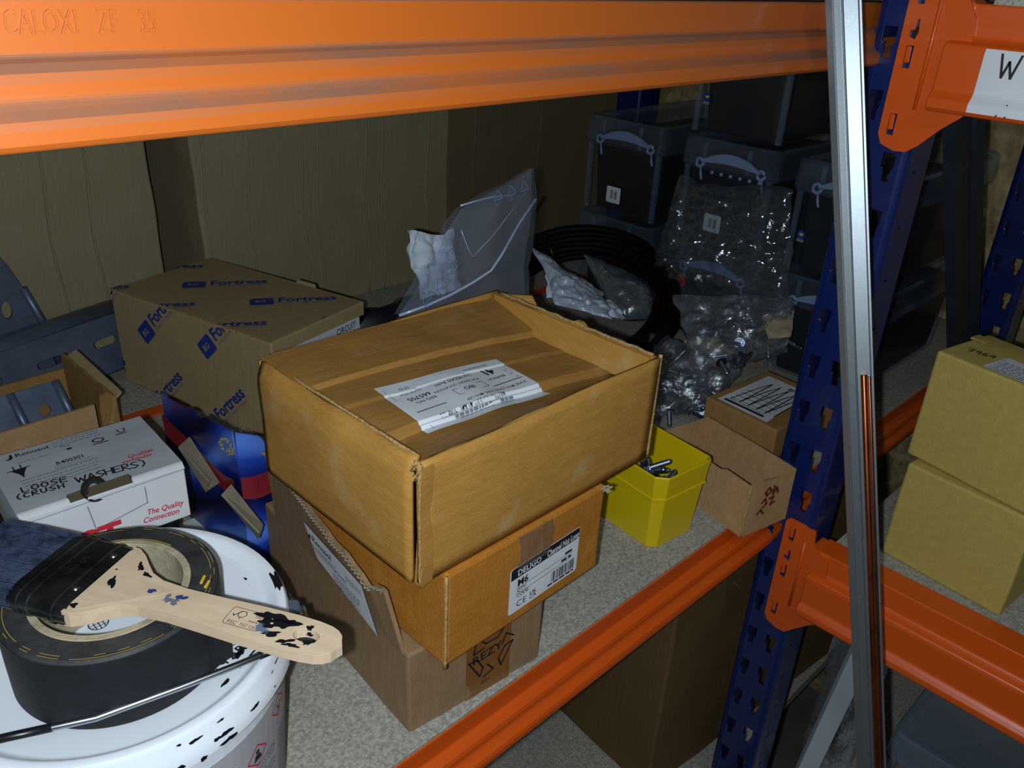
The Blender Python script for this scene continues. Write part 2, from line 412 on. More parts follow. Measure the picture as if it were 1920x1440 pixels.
class Frame:
    """plane in 3D: origin, right, up (normal = right x up); an optional warp(a,b)->offset along the normal"""
    def __init__(s, o, u, v, warp=None):
        s.o = Vector(o); s.u = Vector(u).normalized(); s.v = Vector(v).normalized(); s.n = s.u.cross(s.v); s.warp = warp
    def at(s, a, b, h=0):
        if s.warp: h += s.warp(a, b)
        return s.o + s.u*a + s.v*b + s.n*h
EPS = 0.0004
class Ink:
    """flat print collected on a frame"""
    def __init__(s, fr, eps=EPS): s.fr = fr; s.mb = MB(); s.eps = eps; s.clip = None
    def _put(s, vs, fs):
        if s.clip:
            x0, y0, x1, y1 = s.clip
            bm = bmesh.new(); bv = [bm.verts.new((a, b, 0)) for a, b in vs]
            for f in fs:
                try: bm.faces.new([bv[i] for i in f])
                except ValueError: pass
            for co, no in (((x0,0,0),(-1,0,0)),((x1,0,0),(1,0,0)),((0,y0,0),(0,-1,0)),((0,y1,0),(0,1,0))):
                g = bm.verts[:]+bm.edges[:]+bm.faces[:]
                if g: bmesh.ops.bisect_plane(bm, geom=g, plane_co=co, plane_no=no, clear_outer=True)
            bm.verts.index_update()
            vs = [(v.co.x, v.co.y) for v in bm.verts]; fs = [tuple(v.index for v in f.verts) for f in bm.faces]
            bm.free()
        if vs: s.mb.add([s.fr.at(a, b, s.eps) for a, b in vs], fs)
    def text(s, t, x, y, size, rot=0, bold=0.0, align='l', sx=1.0, spacing=1.0, shear=0.0):
        vs, fs, wd = text2d(t, bold, spacing)
        o = 0 if align == 'l' else (-wd if align == 'r' else -wd/2)
        c, sn = math.cos(rot), math.sin(rot)
        out = []
        for a, b in vs:
            a2 = (a+o+shear*b)*size*sx; b2 = b*size
            out.append((x+a2*c-b2*sn, y+a2*sn+b2*c))
        s._put(out, fs)
    def rect(s, x0, y0, x1, y1): s._put([(x0,y0),(x1,y0),(x1,y1),(x0,y1)], [(0,1,2,3)])
    def poly(s, pts): s._put(list(pts), [tuple(range(len(pts)))])
    def rrect(s, cx, cy, w_, h_, r, rot=0):
        pts = []
        for (sx, sy, a0) in ((1,1,0),(-1,1,PI/2),(-1,-1,PI),(1,-1,1.5*PI)):
            for k in range(4):
                a = a0+k*PI/6; pts.append((sx*(w_/2-r)+r*math.cos(a), sy*(h_/2-r)+r*math.sin(a)))
        c, sn = math.cos(rot), math.sin(rot)
        s.poly([(cx+a*c-b*sn, cy+a*sn+b*c) for a, b in pts])
    def line(s, pts, w_):
        for p, q in zip(pts[:-1], pts[1:]):
            d = Vector((q[0]-p[0], q[1]-p[1]))
            if d.length < 1e-7: continue
            d.normalize(); n = Vector((-d.y, d.x))*w_/2; e = d*w_*0.3
            s._put([(p[0]-e.x+n.x, p[1]-e.y+n.y),(p[0]-e.x-n.x, p[1]-e.y-n.y),(q[0]+e.x-n.x, q[1]+e.y-n.y),(q[0]+e.x+n.x, q[1]+e.y+n.y)], [(0,1,2,3)])
    def frame_rect(s, x0, y0, x1, y1, w_): s.line([(x0,y0),(x1,y0),(x1,y1),(x0,y1),(x0,y0)], w_)
    def blob(s, x, y, rx, ry, seed, n=16, rot=0, amp=0.35):
        rd = random.Random(seed); ph = [rd.uniform(0, 6.28) for _ in range(5)]
        pts = []
        for i in range(n):
            a = 2*PI*i/n; r = 1+amp*(math.sin(2*a+ph[0])*.5+math.sin(3*a+ph[1])*.4+math.sin(5*a+ph[2])*.35+math.sin(7*a+ph[3])*.2)
            u, v = rx*r*math.cos(a), ry*r*math.sin(a)
            pts.append((x+u*math.cos(rot)-v*math.sin(rot), y+u*math.sin(rot)+v*math.cos(rot)))
        vs = [(x, y)]+pts
        s._put(vs, [(0, i+1, (i+1) % n+1) for i in range(n)])
    def lines_of_text(s, x, y, w_, rows, dy, h_, seed=1):
        """rows of unreadable small print: short dashes"""
        rd = random.Random(seed)
        for k in range(rows):
            a = x
            end = x+w_*(rd.uniform(.6, 1) if k % 4 == 3 else rd.uniform(.9, 1))
            while a < end:
                l = rd.uniform(1.2, 4)*h_
                s.rect(a, y-k*dy, min(a+l, end), y-k*dy+h_); a += l+h_*.7
    def barcode(s, x, y, w_, h_, seed=3):
        rd = random.Random(seed); a = x
        while a < x+w_:
            b = rd.choice((1, 1, 2, 3))*w_/95*1.6
            s.rect(a, y, min(a+b, x+w_), y+h_); a += b+rd.choice((1, 1, 2))*w_/95*1.6
    def build(s, mt, parent=None, name='lettering'):
        return s.mb.build(name, mt, parent, fixn=False)

HAND = {'L':[[(0,1),(.05,0),(.6,.05)]], 'O':[[(.3,1),(.05,.7),(.05,.3),(.3,0),(.6,.25),(.6,.75),(.3,1)]],
 'S':[[(.6,.9),(.3,1),(.05,.75),(.3,.5),(.6,.3),(.3,0),(0,.1)]], 'E':[[(.6,1),(.05,.95),(0,0),(.6,.05)],[(.03,.5),(.5,.52)]],
 '(':[[(.35,1.15),(.1,.8),(.05,.3),(.3,-.1)]], ')':[[(.1,1.15),(.4,.8),(.45,.3),(.15,-.1)]],
 'C':[[(.6,.85),(.3,1),(.05,.6),(.1,.15),(.35,0),(.6,.12)]], 'R':[[(0,0),(.05,1),(.5,.95),(.5,.6),(.05,.5),(.6,0)]],
 'U':[[(0,1),(.05,.2),(.3,0),(.55,.2),(.6,1)]], 'H':[[(0,1),(.03,0)],[(.03,.5),(.55,.52)],[(.6,1),(.55,0)]],
 'W':[[(0,1),(.2,0),(.4,.7),(.6,0),(.85,1)]], 'A':[[(0,0),(.3,1),(.6,0)],[(.12,.4),(.5,.4)]],
 '7':[[(0,.95),(.55,1),(.25,0)],[(.12,.5),(.5,.55)]], '9':[[(.5,.65),(.25,.5),(.05,.75),(.3,1),(.5,.8),(.4,0)]],
 '6':[[(.5,1),(.15,.6),(.05,.2),(.3,0),(.5,.25),(.3,.5),(.08,.3)]], '4':[[(.35,1),(0,.35),(.6,.4)],[(.5,.75),(.4,0)]],
 'N':[[(0,0),(.05,1),(.5,0),(.55,1)]], ' ':[]}
def handwrite(ink, t, x, y, h_, w_, rot=0, gap=0.28):
    a = 0; c, sn = math.cos(rot), math.sin(rot)
    for ch in t:
        st = HAND[ch]; mxw = max([p[0] for q in st for p in q], default=.45)
        for q in st:
            ink.line([(x+(a+p[0])*h_*c-p[1]*h_*sn, y+(a+p[0])*h_*sn+p[1]*h_*c) for p in q], w_)
        a += mxw+gap

def wob(p, amp=0.0012, sc=14.0, seed=0.0):
    return noise.noise(Vector(p)*sc+Vector((seed, seed*1.7, -seed)))*amp

def crate(L, W, H, mt, parent, name='body', amp=0.001, seed=0.0, bevel=0.002, n=14, open_top=False, bulge=0.0):
    """closed carton with slightly uneven faces"""
    mb = MB()
    def fix(x, y, z):
        v = Vector((x, y, z)); a = wob(v, amp, 14, seed); b = wob(v, amp, 14, seed+9); c = wob(v, amp*.6, 14, seed+17)
        return (x+a, y+b, max(z+c*(z > 0.001), 0))
    nx = max(2, int(L/.012)); ny = max(2, int(W/.012)); nz = max(2, int(H/.012))
    mb.grid(lambda u, v: fix(u*L, 0, v*H), nx, nz); mb.grid(lambda u, v: fix(u*L, W, v*H), nx, nz)
    mb.grid(lambda u, v: fix(0, u*W, v*H), ny, nz); mb.grid(lambda u, v: fix(L, u*W, v*H), ny, nz)
    mb.grid(lambda u, v: fix(u*L, v*W, 0), nx, ny)
    if not open_top: mb.grid(lambda u, v: fix(u*L, v*W, H), nx, ny)
    return mb.build(name, mt, parent, bevel=bevel, merge=True)

def box_frame(L, W, H, f, warp=None):
    if f == 'front': return Frame((0, 0, 0), (1, 0, 0), (0, 0, 1), warp)
    if f == 'left': return Frame((0, W, 0), (0, -1, 0), (0, 0, 1), warp)
    if f == 'top': return Frame((0, 0, H), (1, 0, 0), (0, 1, 0), warp)

def pillow(A, B, C, D, th, nu=24, nv=24, amp=0.006, sc=30, seed=0.0, pw=0.5):
    """bag between four corners (bottom-left, bottom-right, top-right, top-left), bulged and crumpled"""
    A, B, C, D = map(Vector, (A, B, C, D))
    n = (B-A).cross(D-A).normalized(); mb = MB()
    def P(u, v, sgn):
        p = (A*(1-u)+B*u)*(1-v)+(D*(1-u)+C*u)*v
        e = (max(0, math.sin(PI*u))*max(0, math.sin(PI*v)))**pw
        q = p*sc+Vector((seed, seed*2, sgn*5))
        r = (abs(noise.noise(q))*2-.5)+.6*(abs(noise.noise(q*2.3))*2-.5)+.35*noise.noise(q*5.1)
        edge = noise.noise(p*sc*1.3+Vector((9, seed, 0)))*amp*1.2
        return p+n*(sgn*th*e*.5+amp*r*min(1, e*2))+(B-A).normalized()*edge+(D-A).normalized()*noise.noise(p*sc+Vector((3, 1, seed)))*amp*1.2
    mb.grid(lambda u, v: P(u, v, 1), nu, nv)
    mb.grid(lambda u, v: P(u, v, -1), nu, nv)
    return mb

# ------------------------------------------------------------------ structure
X0 = -1.75
struct(MB().box((-3.2, -3.0, -1.02), (1.2, 2.4, -1.0)).build('floor', 'concrete'))
struct(MB().box((0.80, -1.6, -1.0), (0.83, 1.7, 1.6)).build('wall_right', 'osb'))
struct(MB().box((-2.6, 1.45, -1.0), (0.83, 1.48, 1.6)).build('wall_back', 'osb'))

# ------------------------------------------------------------------ racking: long bay
def beam_x(x0, x1, yf, ztop, prof, out=-1):
    mb = MB(); poly = [(-o, z) for o, z in prof]
    mb.prism(poly, lambda a, b: (x0, yf+a*(-out if False else 1), ztop+b), lambda a, b: (x1, yf+a, ztop+b))
    return mb
PA = [(0.0, 0.0), (0.0, -.0185), (0.004, -.0202), (.0075, -.0230), (.0085, -.0262), (.0085, -.0312), (.0110, -.0340), (.0145, -.0370), (.0155, -.0400),
      (.0155, -.0445), (.0135, -.0472), (-.022, -.0472), (-.022, 0.0)]
b1 = thing('shelf_beam', 'long orange steel beam across the top of the photo with embossed letters at its left', 'beam', (0, 0, 0.4805))
beam_x(X0, 0.66, -0.0, 0, PA).build('rail', 'orangedust', b1, bevel=.0016, seg=3)
ik = Ink(Frame((-0.6818, 0.0, -0.0116), (1, 0, 0), (0, 0, 1)), 0.0)
vsx = ik
for t, x in (('CALOXI', 0.0), ('ZF', 0.030), ('35', 0.0445)):
    vs_, fs_, wd_ = text2d(t, 0.0)
    k = 0.0112
    vs3 = [(x+a*k*.58, b*k) for a, b in vs_]
    fr = ik.fr
    ik.mb.add([fr.at(a, b, 0.0008) for a, b in vs3], fs_)
    # sides of the raised letters
    bm = bmesh.new(); bv = [bm.verts.new((a, b, 0)) for a, b in vs3]
    for f in fs_:
        try: bm.faces.new([bv[i] for i in f])
        except ValueError: pass
    bm.verts.index_update()
    for e in bm.edges:
        if len(e.link_faces) == 1:
            p, q = e.verts[0].co, e.verts[1].co
            ik.mb.add([fr.at(p.x, p.y, .0008), fr.at(q.x, q.y, .0008), fr.at(q.x, q.y, -.0003), fr.at(p.x, p.y, -.0003)], [(0, 1, 2, 3)])
    bm.free()
ik.mb.build('embossed_lettering', 'orangedust', b1, fixn=True)
# end connector bolted behind the corner post
MB().box((-0.012, -0.0012, -.075), (.012, 0.0005, .01)).build('end_plate', 'orange', b1)

b2 = thing('shelf_beam', 'long orange steel beam along the front edge of the main chipboard shelf', 'beam', (0, 0, 0.0))
beam_x(X0, 0.66, -0.0035, -0.003, PA).build('rail', 'orange', b2, bevel=.0016, seg=3)
b3 = thing('shelf_beam', 'short stretch of orange beam at the rear of the main shelf by the blue printed carton', 'beam', (0, 0.578, 0.0))
beam_x(X0, 0.66, 0, 0.001, [(.011, 0), (.011, -.05), (-.011, -.05), (-.011, 0)]).build('rail', 'orange', b3, bevel=.0015)
tag(MB().box((X0, -.0025, -.018), (.66, .566, 0)).build('shelf_board', 'chip', bevel=.0008), 'grey chipboard shelf board carrying the stacked brown boxes and paint bucket', 'shelf')
tag(MB().box((X0, .590, -.018), (.66, 1.2, 0)).build('shelf_board', 'chip', bevel=.0008), 'grey chipboard shelf board behind the rear orange beam', 'shelf')
tag(MB().box((X0, .001, .484), (.66, .62, .502)).build('shelf_board', 'chip', bevel=.0008), 'chipboard board resting above the top orange beam', 'shelf')
tag(MB().box((X0, .0, -.478), (.66, .60, -.46)).build('shelf_board', 'chip', bevel=.0008), 'grey lower shelf board in shadow under the front orange beam', 'shelf')

# ------------------------------------------------------------------ racking: end bay (runs towards the camera on the right)
PITCH = 0.0485
XF = -0.040          # front face of the corner post
def slot_ring(cx, cz, wv=.0125, hv=.024):
    """keyhole slot: wide above, stepping to a narrower tongue below"""
    h = hv/2; a = wv/2
    return [(cx-a, cz+h), (cx+a*.75, cz+h), (cx+a*.75, cz+.001), (cx+a*.45, cz-.003), (cx+a*.45, cz-h), (cx-a*.55, cz-h), (cx-a*.55, cz-.004), (cx-a, cz-.001)]

def upright(parent, xf, y0, y1, z0, z1, depth, name='post', face=-1):
    """slotted post: front plate facing -x, two side plates with slits, returns at the back"""
    wd = y1-y0
    p = MB()
    fr = Frame((xf, y1, 0), (0, -1, 0), (0, 0, 1))
    r = .006
    k0 = int((z0+.03)/PITCH); k1 = int((z1-.02)/PITCH)
    pf = MB(); zc = z0
    for k in range(k0, k1):
        z = k*PITCH+.016; zn = z1 if k == k1-1 else z+PITCH/2
        q = plate([(r, zc), (wd-r, zc), (wd-r, zn), (r, zn)], [slot_ring(.0135, z), slot_ring(wd-.0145, z+.001)], fr, .0018)
        pf.add(q.v, q.f); zc = zn
    post = pf.build(name, 'blue', parent, fixn=False)
    s = MB()
    # rounded corners and sides
    prof = []
    for a in range(5):
        t = PI/2*a/4; prof.append((xf+r-r*math.cos(t), y0+r-r*math.sin(t)))
    def strip(pr):
        for (a, b), (c, d) in zip(pr[:-1], pr[1:]):
            s.add([(a, b, z0), (c, d, z0), (c, d, z1), (a, b, z1)], [(0, 1, 2, 3)])
    strip(prof); strip([(a, y0+y1-b) for a, b in prof])
    s.add([(xf+depth, y0, z0), (xf+depth, y0+.012, z0), (xf+depth, y0+.012, z1), (xf+depth, y0, z1)], [(0, 1, 2, 3)])
    s.add([(xf+depth, y1, z0), (xf+depth, y1-.012, z0), (xf+depth, y1-.012, z1), (xf+depth, y1, z1)], [(0, 1, 2, 3)])
    s.build('post_corners', 'blue', parent, smooth=False, solid=.0015, fixn=False)
    # side plates with short slits
    for ys, u in ((y0, 1), (y1, -1)):
        fr2 = Frame((xf+r, ys, 0), (1, 0, 0), (0, 0, 1)) if u == 1 else Frame((xf+depth, ys, 0), (-1, 0, 0), (0, 0, 1))
        sp = MB(); zc = z0
        for k in range(k0, k1):
            z = k*PITCH+.012; zn = z1 if k == k1-1 else z+PITCH/2
            q = plate([(0, zc), (depth-r, zc), (depth-r, zn), (0, zn)], [[(.012, z), (.020, z), (.020, z+.003), (.012, z+.003)]], fr2, .0016)
            sp.add(q.v, q.f); zc = zn
        sp.build('side_plate', 'blue', parent, fixn=False)
    # pressed lips at the slots' inner edges
    t = MB()
    for k in range(k0, int((z1-.02)/PITCH)):
        z = k*PITCH+.016
        for c in (.0135, wd-.0145):
            q = fr.at(c-.006, z-.001, -.003); t.box((q.x-.0015, q.y-.0012, q.z-.0012), (q.x+.0015, q.y+.0012, q.z+.0012))
    t.build('slot_lip', 'blue', parent, fixn=False)
    return post

fr_t = thing('upright_frame', 'blue slotted upright post at the corner with its rear post and diagonal brace', 'racking', (0, 0, -1.0))
def lower_children(o, dz):
    for c in o.children: c.location.z += dz
upright(fr_t, XF, -.0580, -.0068, -1.0, .95, .05, 'post')
upright(fr_t, .47, -.0580, -.0068, -1.0, .95, .05, 'rear_post')
# diagonal brace: a folded channel in the plane of the frame
bm_ = MB()
p0 = Vector((.075, -.030, .505)); p1 = Vector((.475, -.030, -.02)); d = (p1-p0).normalized(); nn = Vector((-d.z, 0, d.x))*.034
for s_ in (0,):
    prof = [(-1, 0), (-.45, 0), (-.35, .004), (.35, .004), (.45, 0), (1, 0), (1, .012), (-1, .012)]
    bm_.prism(prof, lambda a, b: p0+nn*a+Vector((0, b, 0)), lambda a, b: p1+nn*a+Vector((0, b, 0)))
bm_.build('diagonal_brace', 'brace', fr_t)
lower_children(fr_t, 1.0)

PB = [(0.0, 0.0), (0.0, -.0235), (.0035, -.0262), (.0085, -.0285), (.0095, -.0325), (.0095, -.062), (.0125, -.0655), (.0155, -.0685), (.0155, -.0745),
      (.013, -.078), (-.03, -.078), (-.03, 0)]
def end_bay_beam(label, ztop, plate_ext, embed):
    t = thing('shelf_beam', label, 'beam', (XF, -.06, ztop))
    mb = MB(); poly = PB
    y_s = .007
    mb.prism(poly, lambda a, b: (-a, y_s-.013, b), lambda a, b: (-a, -1.25, b))
    mb.build('rail', 'orange', t, bevel=.0016, seg=3)
    # connector plate hooked on the post's face
    fr = Frame((-.0035, .030, 0), (0, -1, 0), (0, 0, 1))
    zt, zb = plate_ext
    w_ = .040
    zz = [.005, -.042, -.094]
    holes = []
    for z in zz: holes.append([(.0062, z+.009), (.0122, z+.009), (.0122, z-.008), (.0062, z-.008)])
    zk = -.0225
    holes.append([(.0062, zk-.004), (.0112, zk-.006), (.0132, zk-.001), (.0122, zk+.009), (.0102, zk+.009), (.0097, zk+.001), (.0062, zk+.001)])
    outer = [(0, zt-.004), (.003, zt), (.021, zt), (.0225, zt-.0015), (.0325, zt-.001), (.034, zt-.016), (.040, zt-.023), (.052, -.010), (.062, -.080), (.048, -.092),
             (.034, -.107), (.026, zb+.001), (.016, zb), (.004, zb+.004), (0, zb+.012)]
    pl = plate(outer, holes, fr, .0028).build('end_connector', 'orange', t, fixn=False)
    for z in zz:
        h = MB()
        h.hexa([fr.at(.0064, z-.004, -.004), fr.at(.0084, z-.004, -.004), fr.at(.0084, z+.0085, -.0035), fr.at(.0064, z+.0085, -.0035),
                fr.at(.0064, z-.004, -.0008), fr.at(.0110, z-.004, -.0008), fr.at(.0110, z+.0085, .0002), fr.at(.0064, z+.0085, .0002)])
        h.build('hook', 'orange', pl, bevel=.0008)
        h2 = MB(); h2.hexa([fr.at(.0104, z-.009, -.006), fr.at(.0122, z-.009, -.006), fr.at(.0122, z+.004, -.005), fr.at(.0104, z+.004, -.005),
                fr.at(.0104, z-.009, -.0045), fr.at(.0122, z-.009, -.0045), fr.at(.0122, z+.004, -.0035), fr.at(.0104, z+.004, -.0035)])
        h2.build('hook_tongue', 'blue', pl)
    # folded web joining the plate to the rail
    wb = MB()
    wb.hexa([fr.at(.030, -.080, -.0028), fr.at(.050, -.080, -.003), fr.at(.050, -.078, -.030), fr.at(.030, -.080, -.030),
             fr.at(.030, zt-.022, -.0028), fr.at(.050, -.001, -.003), fr.at(.050, -.001, -.030), fr.at(.030, zt-.022, -.030)])
    wb.build('web', 'orange', t, bevel=.002)
    tw = MB()
    tw.tube([fr.at(.0245, zt-.018, .0), fr.at(.0250, -.03, .0004), fr.at(.0245, -.080, .0)], .0016, 6)
    tw.build('weld_bead', 'orange', t, smooth=True)
    return t
bb1 = end_bay_beam('upper orange end-bay beam at top right with a white handwritten label', .4850, (.035, -.114), 0)
bb2 = end_bay_beam('lower orange end-bay beam running below the two sand-coloured boxes', -.0305, (.023, -.117), 0)
# paper label on the upper beam, following its steps
def pb_out(z):
    pts = [(0.0, 0.0), (0.0, -.0235), (.0035, -.0262), (.0085, -.0285), (.0095, -.0325), (.0095, -.062), (.0125, -.0655), (.0155, -.0685), (.0155, -.0745)]
    for (a, b), (c, d_) in zip(pts[:-1], pts[1:]):
        if d_ <= z <= b: return a+(c-a)*(b-z)/(b-d_)
    return .0155
lf = Frame((0, 0, 0), (0, -1, 0), (0, 0, 1), warp=lambda a, b: pb_out(b)+.0004)
mb = MB(); mb.grid(lambda u, v: lf.at(.0375+(0.003*(1-abs(2*v-1)**6) if False else 0)+u*.14, -.0745+v*.0450, 0), 10, 24)
lb = mb.build('paper_label', 'paper', bb1, fixn=False)
ik = Ink(Frame((0, 0, 0), (0, -1, 0), (0, 0, 1), warp=lambda a, b: pb_out(b)+.0004))
handwrite(ik, 'W', .0500, -.0480, .0160, .0018)

ik.line([(.0590, -.0745), (.0640, -.066), (.0655, -.0745)], .0012)
ik.build('ink', lb) if False else ik.mb.build('handwriting', 'ink', lb, fixn=False)
tag(MB().box((XF+.002, -1.3, -.053), (.45, -.072, -.0330)).build('shelf_board', 'chip', bevel=.0008), 'chipboard shelf board under the sand-coloured boxes on the right', 'shelf')
tag(MB().box((XF+.002, -1.3, .4795), (.45, -.090, .4955)).build('shelf_board', 'chip', bevel=.0008), 'edge of chipboard board above the labelled orange beam', 'shelf')
tag(MB().box((XF+.002, -1.3, -.478), (.45, -.072, -.46)).build('shelf_board', 'chip', bevel=.0008), 'lowest end-bay chipboard shelf board under the clear storage box', 'shelf')

# ------------------------------------------------------------------ the stack of brown boxes
# bottom: plain brown carton with one torn flap standing up
t = thing('cardboard_box', 'plain brown box with raised torn flap and recycling print, bottom of the front stack', 'box', (-.5097, .0104, 0), -.0846)
L, W, H = .1237, .2213, .0745
crate(L, W, H, 'brown', t, amp=.0008, seed=1)
ff = box_frame(L, W, H, 'front')
MB().grid(lambda u, v: ff.at(.050+u*.042, .0+v*H, .0003), 2, 2).build('tape_strip', 'browntape', t, solid=.0002)
def arrows(ik, cx, cy, R_, wd=.2):
    """three chasing arrows"""
    for k in range(3):
        a0 = PI/2+2*PI*k/3
        p = [Vector((cx+R_*math.cos(a), cy+R_*math.sin(a))) for a in (a0-.55, a0+.55)]
        q = [Vector((cx+R_*.62*math.cos(a), cy+R_*.62*math.sin(a))) for a in (a0-.45, a0+.45)]
        ik.line([p[0], p[1], q[1], q[0], p[0]], R_*.07)
        e = a0+.95
        ik.line([(cx+R_*1.05*math.cos(e-.2), cy+R_*1.05*math.sin(e-.2)), (cx+R_*.85*math.cos(e+.25), cy+R_*.85*math.sin(e+.25)), (cx+R_*.5*math.cos(e-.25), cy+R_*.5*math.sin(e-.25))], R_*.07)
ik = Ink(ff, .0006)
arrows(ik, .073, .036, .021)
ik.text('REZY', .0555, .0325, .0105, rot=.10, bold=.02, sx=1.15)
ik.text('0001', .064, .0085, .0045)
ik.build('ink', t, 'recycling_print')
# raised flap on the left side
fl_ = MB()
def flap_top(b):   # torn upper edge
    return .0425+.023*(b/.2)+.003*noise.noise(Vector((b*60, 0, 0)))-.004*max(0, 1-abs(b-.028)/.02)
NF = 46
def flapP(u, v):
    b = .006+u*.192
    right = .010 if v > .5 else .004
    h = flap_top(b) if u > .07 else flap_top(b)+.004
    sx = -.001-.006*v-.002*math.sin(u*5)*v
    return (sx, b+(.010*v if u < .02 else 0)*0+(1-u)*.012*v, H-.002+h*v)
fl_.grid(flapP, NF, 8)
flp = fl_.build('flap', 'brown', t, solid=.0032, fixn=False, off=1)
flp['label'] = 'raised torn flap with white paper label'
# visible corrugations along the flap's upper edge
cg = MB()
for i in range(NF*2):
    u = i/(NF*2); p = Vector(flapP(u, 1)); q = Vector(flapP(min(1, u+.5/NF), 1))
    o_ = .0011*(1 if i % 2 else -1)
    cg.tube([p+Vector((-.0015+o_, 0, .0004)), q+Vector((-.0015-o_, 0, .0004))], .0007, 4)
cg.build('torn_edge', 'greykraft', flp, fixn=False)
lfr = Frame((-.0072, .2213, H), (0, -1, 0), (-.03, 0, 1), warp=lambda a, b: -.0046+.0030*(b/.05)*0)
lfr = Frame((-.0015-.0030, W, H), (0, -1, 0), (-.13, 0, 1), warp=lambda a, b: .0022+.0018*math.sin((1-(a-.017)/.19)*5)*(b/.06)*0)
lp = Ink(lfr, .0); lp.poly([(.102, .047), (.183, .0415), (.194, .001), (.1127, .0175)])
lab = lp.build('paper', flp, 'paper_label')
ik = Ink(lfr, .0005)
ik.text('Renusol', .112, .0350, .0088, rot=-.04, bold=.012)
ik.poly([(.1055, .036), (.1100, .0405), (.1100, .0345)])
ik.build('ink', lab)
ik = Ink(lfr, .0005)
ik.lines_of_text(.108, .0295, .040, 2, .0028, .0012, 4)
ik.text('420081', .142, .0245, .006)
ik.lines_of_text(.138, .0205, .040, 5, .0028, .0011, 5)
ik.lines_of_text(.160, .0335, .022, 2, .003, .0011, 6)
ik.mb.build('small_print', 'greyink', lab, fixn=False)

# middle: orange-brown carton with the white product sticker
t = thing('cardboard_box', 'orange-brown box with black-headed white sticker, middle of the front stack', 'box', (-.4985, -.0147, .0750), .0089)
L, W, H = .1575, .165, .0775
crate(L, W, H, 'hero2', t, amp=.0012, seed=3, bevel=.003)
ff = box_frame(L, W, H, 'front', warp=lambda a, b: wob((a, 0, b), .0012, 14, 12)*-1)
k = .944
S = Ink(ff, .0005)
def lab2(a, b): return (.0575+a*.0735+b*.000, .0105+b*.0405+a*.0015)
pts = []
for (sx, sy, a0) in ((1,1,0),(-1,1,PI/2),(-1,-1,PI),(1,-1,1.5*PI)):
    for q in range(4):
        a = a0+q*PI/6; pts.append(((sx*(.5-.03)+.03*math.cos(a))+.5, (sy*(.5-.05)+.05*math.sin(a))+.5))
S.poly([lab2(*p) for p in pts]); stk = S.build('paper', t, 'sticker')
stk['label'] = 'white product sticker with black heading band'
ik = Ink(ff, .0009); r0 = .0015/.0735
ik.poly([lab2(.01, .76), lab2(.99, .76), lab2(.99, .97), lab2(.97, .995), lab2(.03, .995), lab2(.01, .97)]); ik.build('ink', stk, 'heading_band')
ik = Ink(ff, .0013); rt = .02
p = lab2(.09, .81); ik.text('DELIGO', p[0], p[1], .0068, rot=rt, bold=.02)
p = lab2(.50, .80); ik.text('Channel Nut Long', p[0], p[1], .0078, rot=rt, bold=.022, sx=.60)
ik.build('paper', stk, 'heading_lettering')
ik = Ink(ff, .0009)
p = lab2(.10, .56); ik.text('M6', p[0], p[1], .0085, rot=rt, bold=.03)
p = lab2(.10, .44); ik.text('QTY:', p[0], p[1], .0042, rot=rt, bold=.01)
p = lab2(.10, .32); ik.text('CODE:', p[0], p[1], .0042, rot=rt, bold=.01)
p = lab2(.10, .10); ik.text('CE', p[0], p[1], .0080, rot=rt, spacing=1.2)
p = lab2(.285, .17); ik.text('UK', p[0], p[1], .0052, rot=rt, bold=.01)
p = lab2(.285, .08); ik.text('CA', p[0], p[1], .0052, rot=rt, bold=.01)
for b in (.52, .40): ik.line([lab2(.09, b), lab2(.90, b)], .0004)
p = lab2(.79, .55); ik.lines_of_text(p[0], p[1], .008, 1, .003, .0022, 2)
p = lab2(.74, .43); ik.lines_of_text(p[0], p[1], .012, 1, .003, .0022, 3)
p = lab2(.60, .13); ik.barcode(p[0], p[1], .026, .0090)
p = lab2(.55, .07); ik.lines_of_text(p[0], p[1], .030, 1, .003, .0016, 5)
ik.build('ink', stk)
mb = MB(); mb.grid(lambda u, v: ff.at(.062+u*.034+.004*math.sin(v*3), .047+v*.0300, .0008+.0022*abs(noise.noise(Vector((u*5, v*5, 2))))), 14, 10)
mb.build('clear_tape', 'cleartape', t, smooth=True, fixn=False)
MB().tube([(-.0002, -.0004, z/14*H) for z in range(15)], [.0012+.0005*noise.noise(Vector((z*.7, 1, 0))) for z in range(15)], 6).build('corner_crease', 'edge', t, smooth=True)
fm = MB()
for i in range(5):
    fm.tube([(L-.006+random.uniform(0, .009), -.002+random.uniform(-.004, .004), H-.003+random.uniform(0, .004)) for _ in range(3)], .0008, 4)
fm.build('torn_shreds', 'core', t, fixn=False)

# top: the big ochre box
t = thing('cardboard_box', 'large ochre box with upside-down white delivery label on its sunken top flaps', 'box', (-.5165, -.0095, .1528), .0080)
L, W, H = .2290, .1735, .0878
SEED = 5.0
def hz(u, w_):
    """height of the folded top at (u along, w across), both in metres"""
    y = 0.0
    s1, s2, s3 = .119, .085, .046
    sag = -.020*(u/L)**1.6-.0015
    if w_ > s1: y = sag*.9+.0015+.0035*((w_-s1)/(W-s1))+ .010*((w_-s1)/(W-s1))*(u/L)**2
    elif w_ > s2: y = sag-.0014
    elif w_ > s3: y = sag-.0026
    else:
        e = w_/s3
        y = (sag-.0075)*math.sin(min(1, e*1.05)*PI/2)**.8
        if e > .93: y = sag-.0048
    return y
def htop(u, w_): return H+hz(u, w_)+wob((u, w_, 0), .0016, 26, 3)
def hfix(x, y, z, amp=.0016):
    v = Vector((x, y, z)); k_ = min(1, z/.02)
    a, b = wob(v, amp, 12, SEED)*k_, wob(v, amp, 12, SEED+9)*k_
    return (x+a, y+b, z)
def bul(u, v): return math.sin(PI*u)*math.sin(PI*v)
fw = MB()
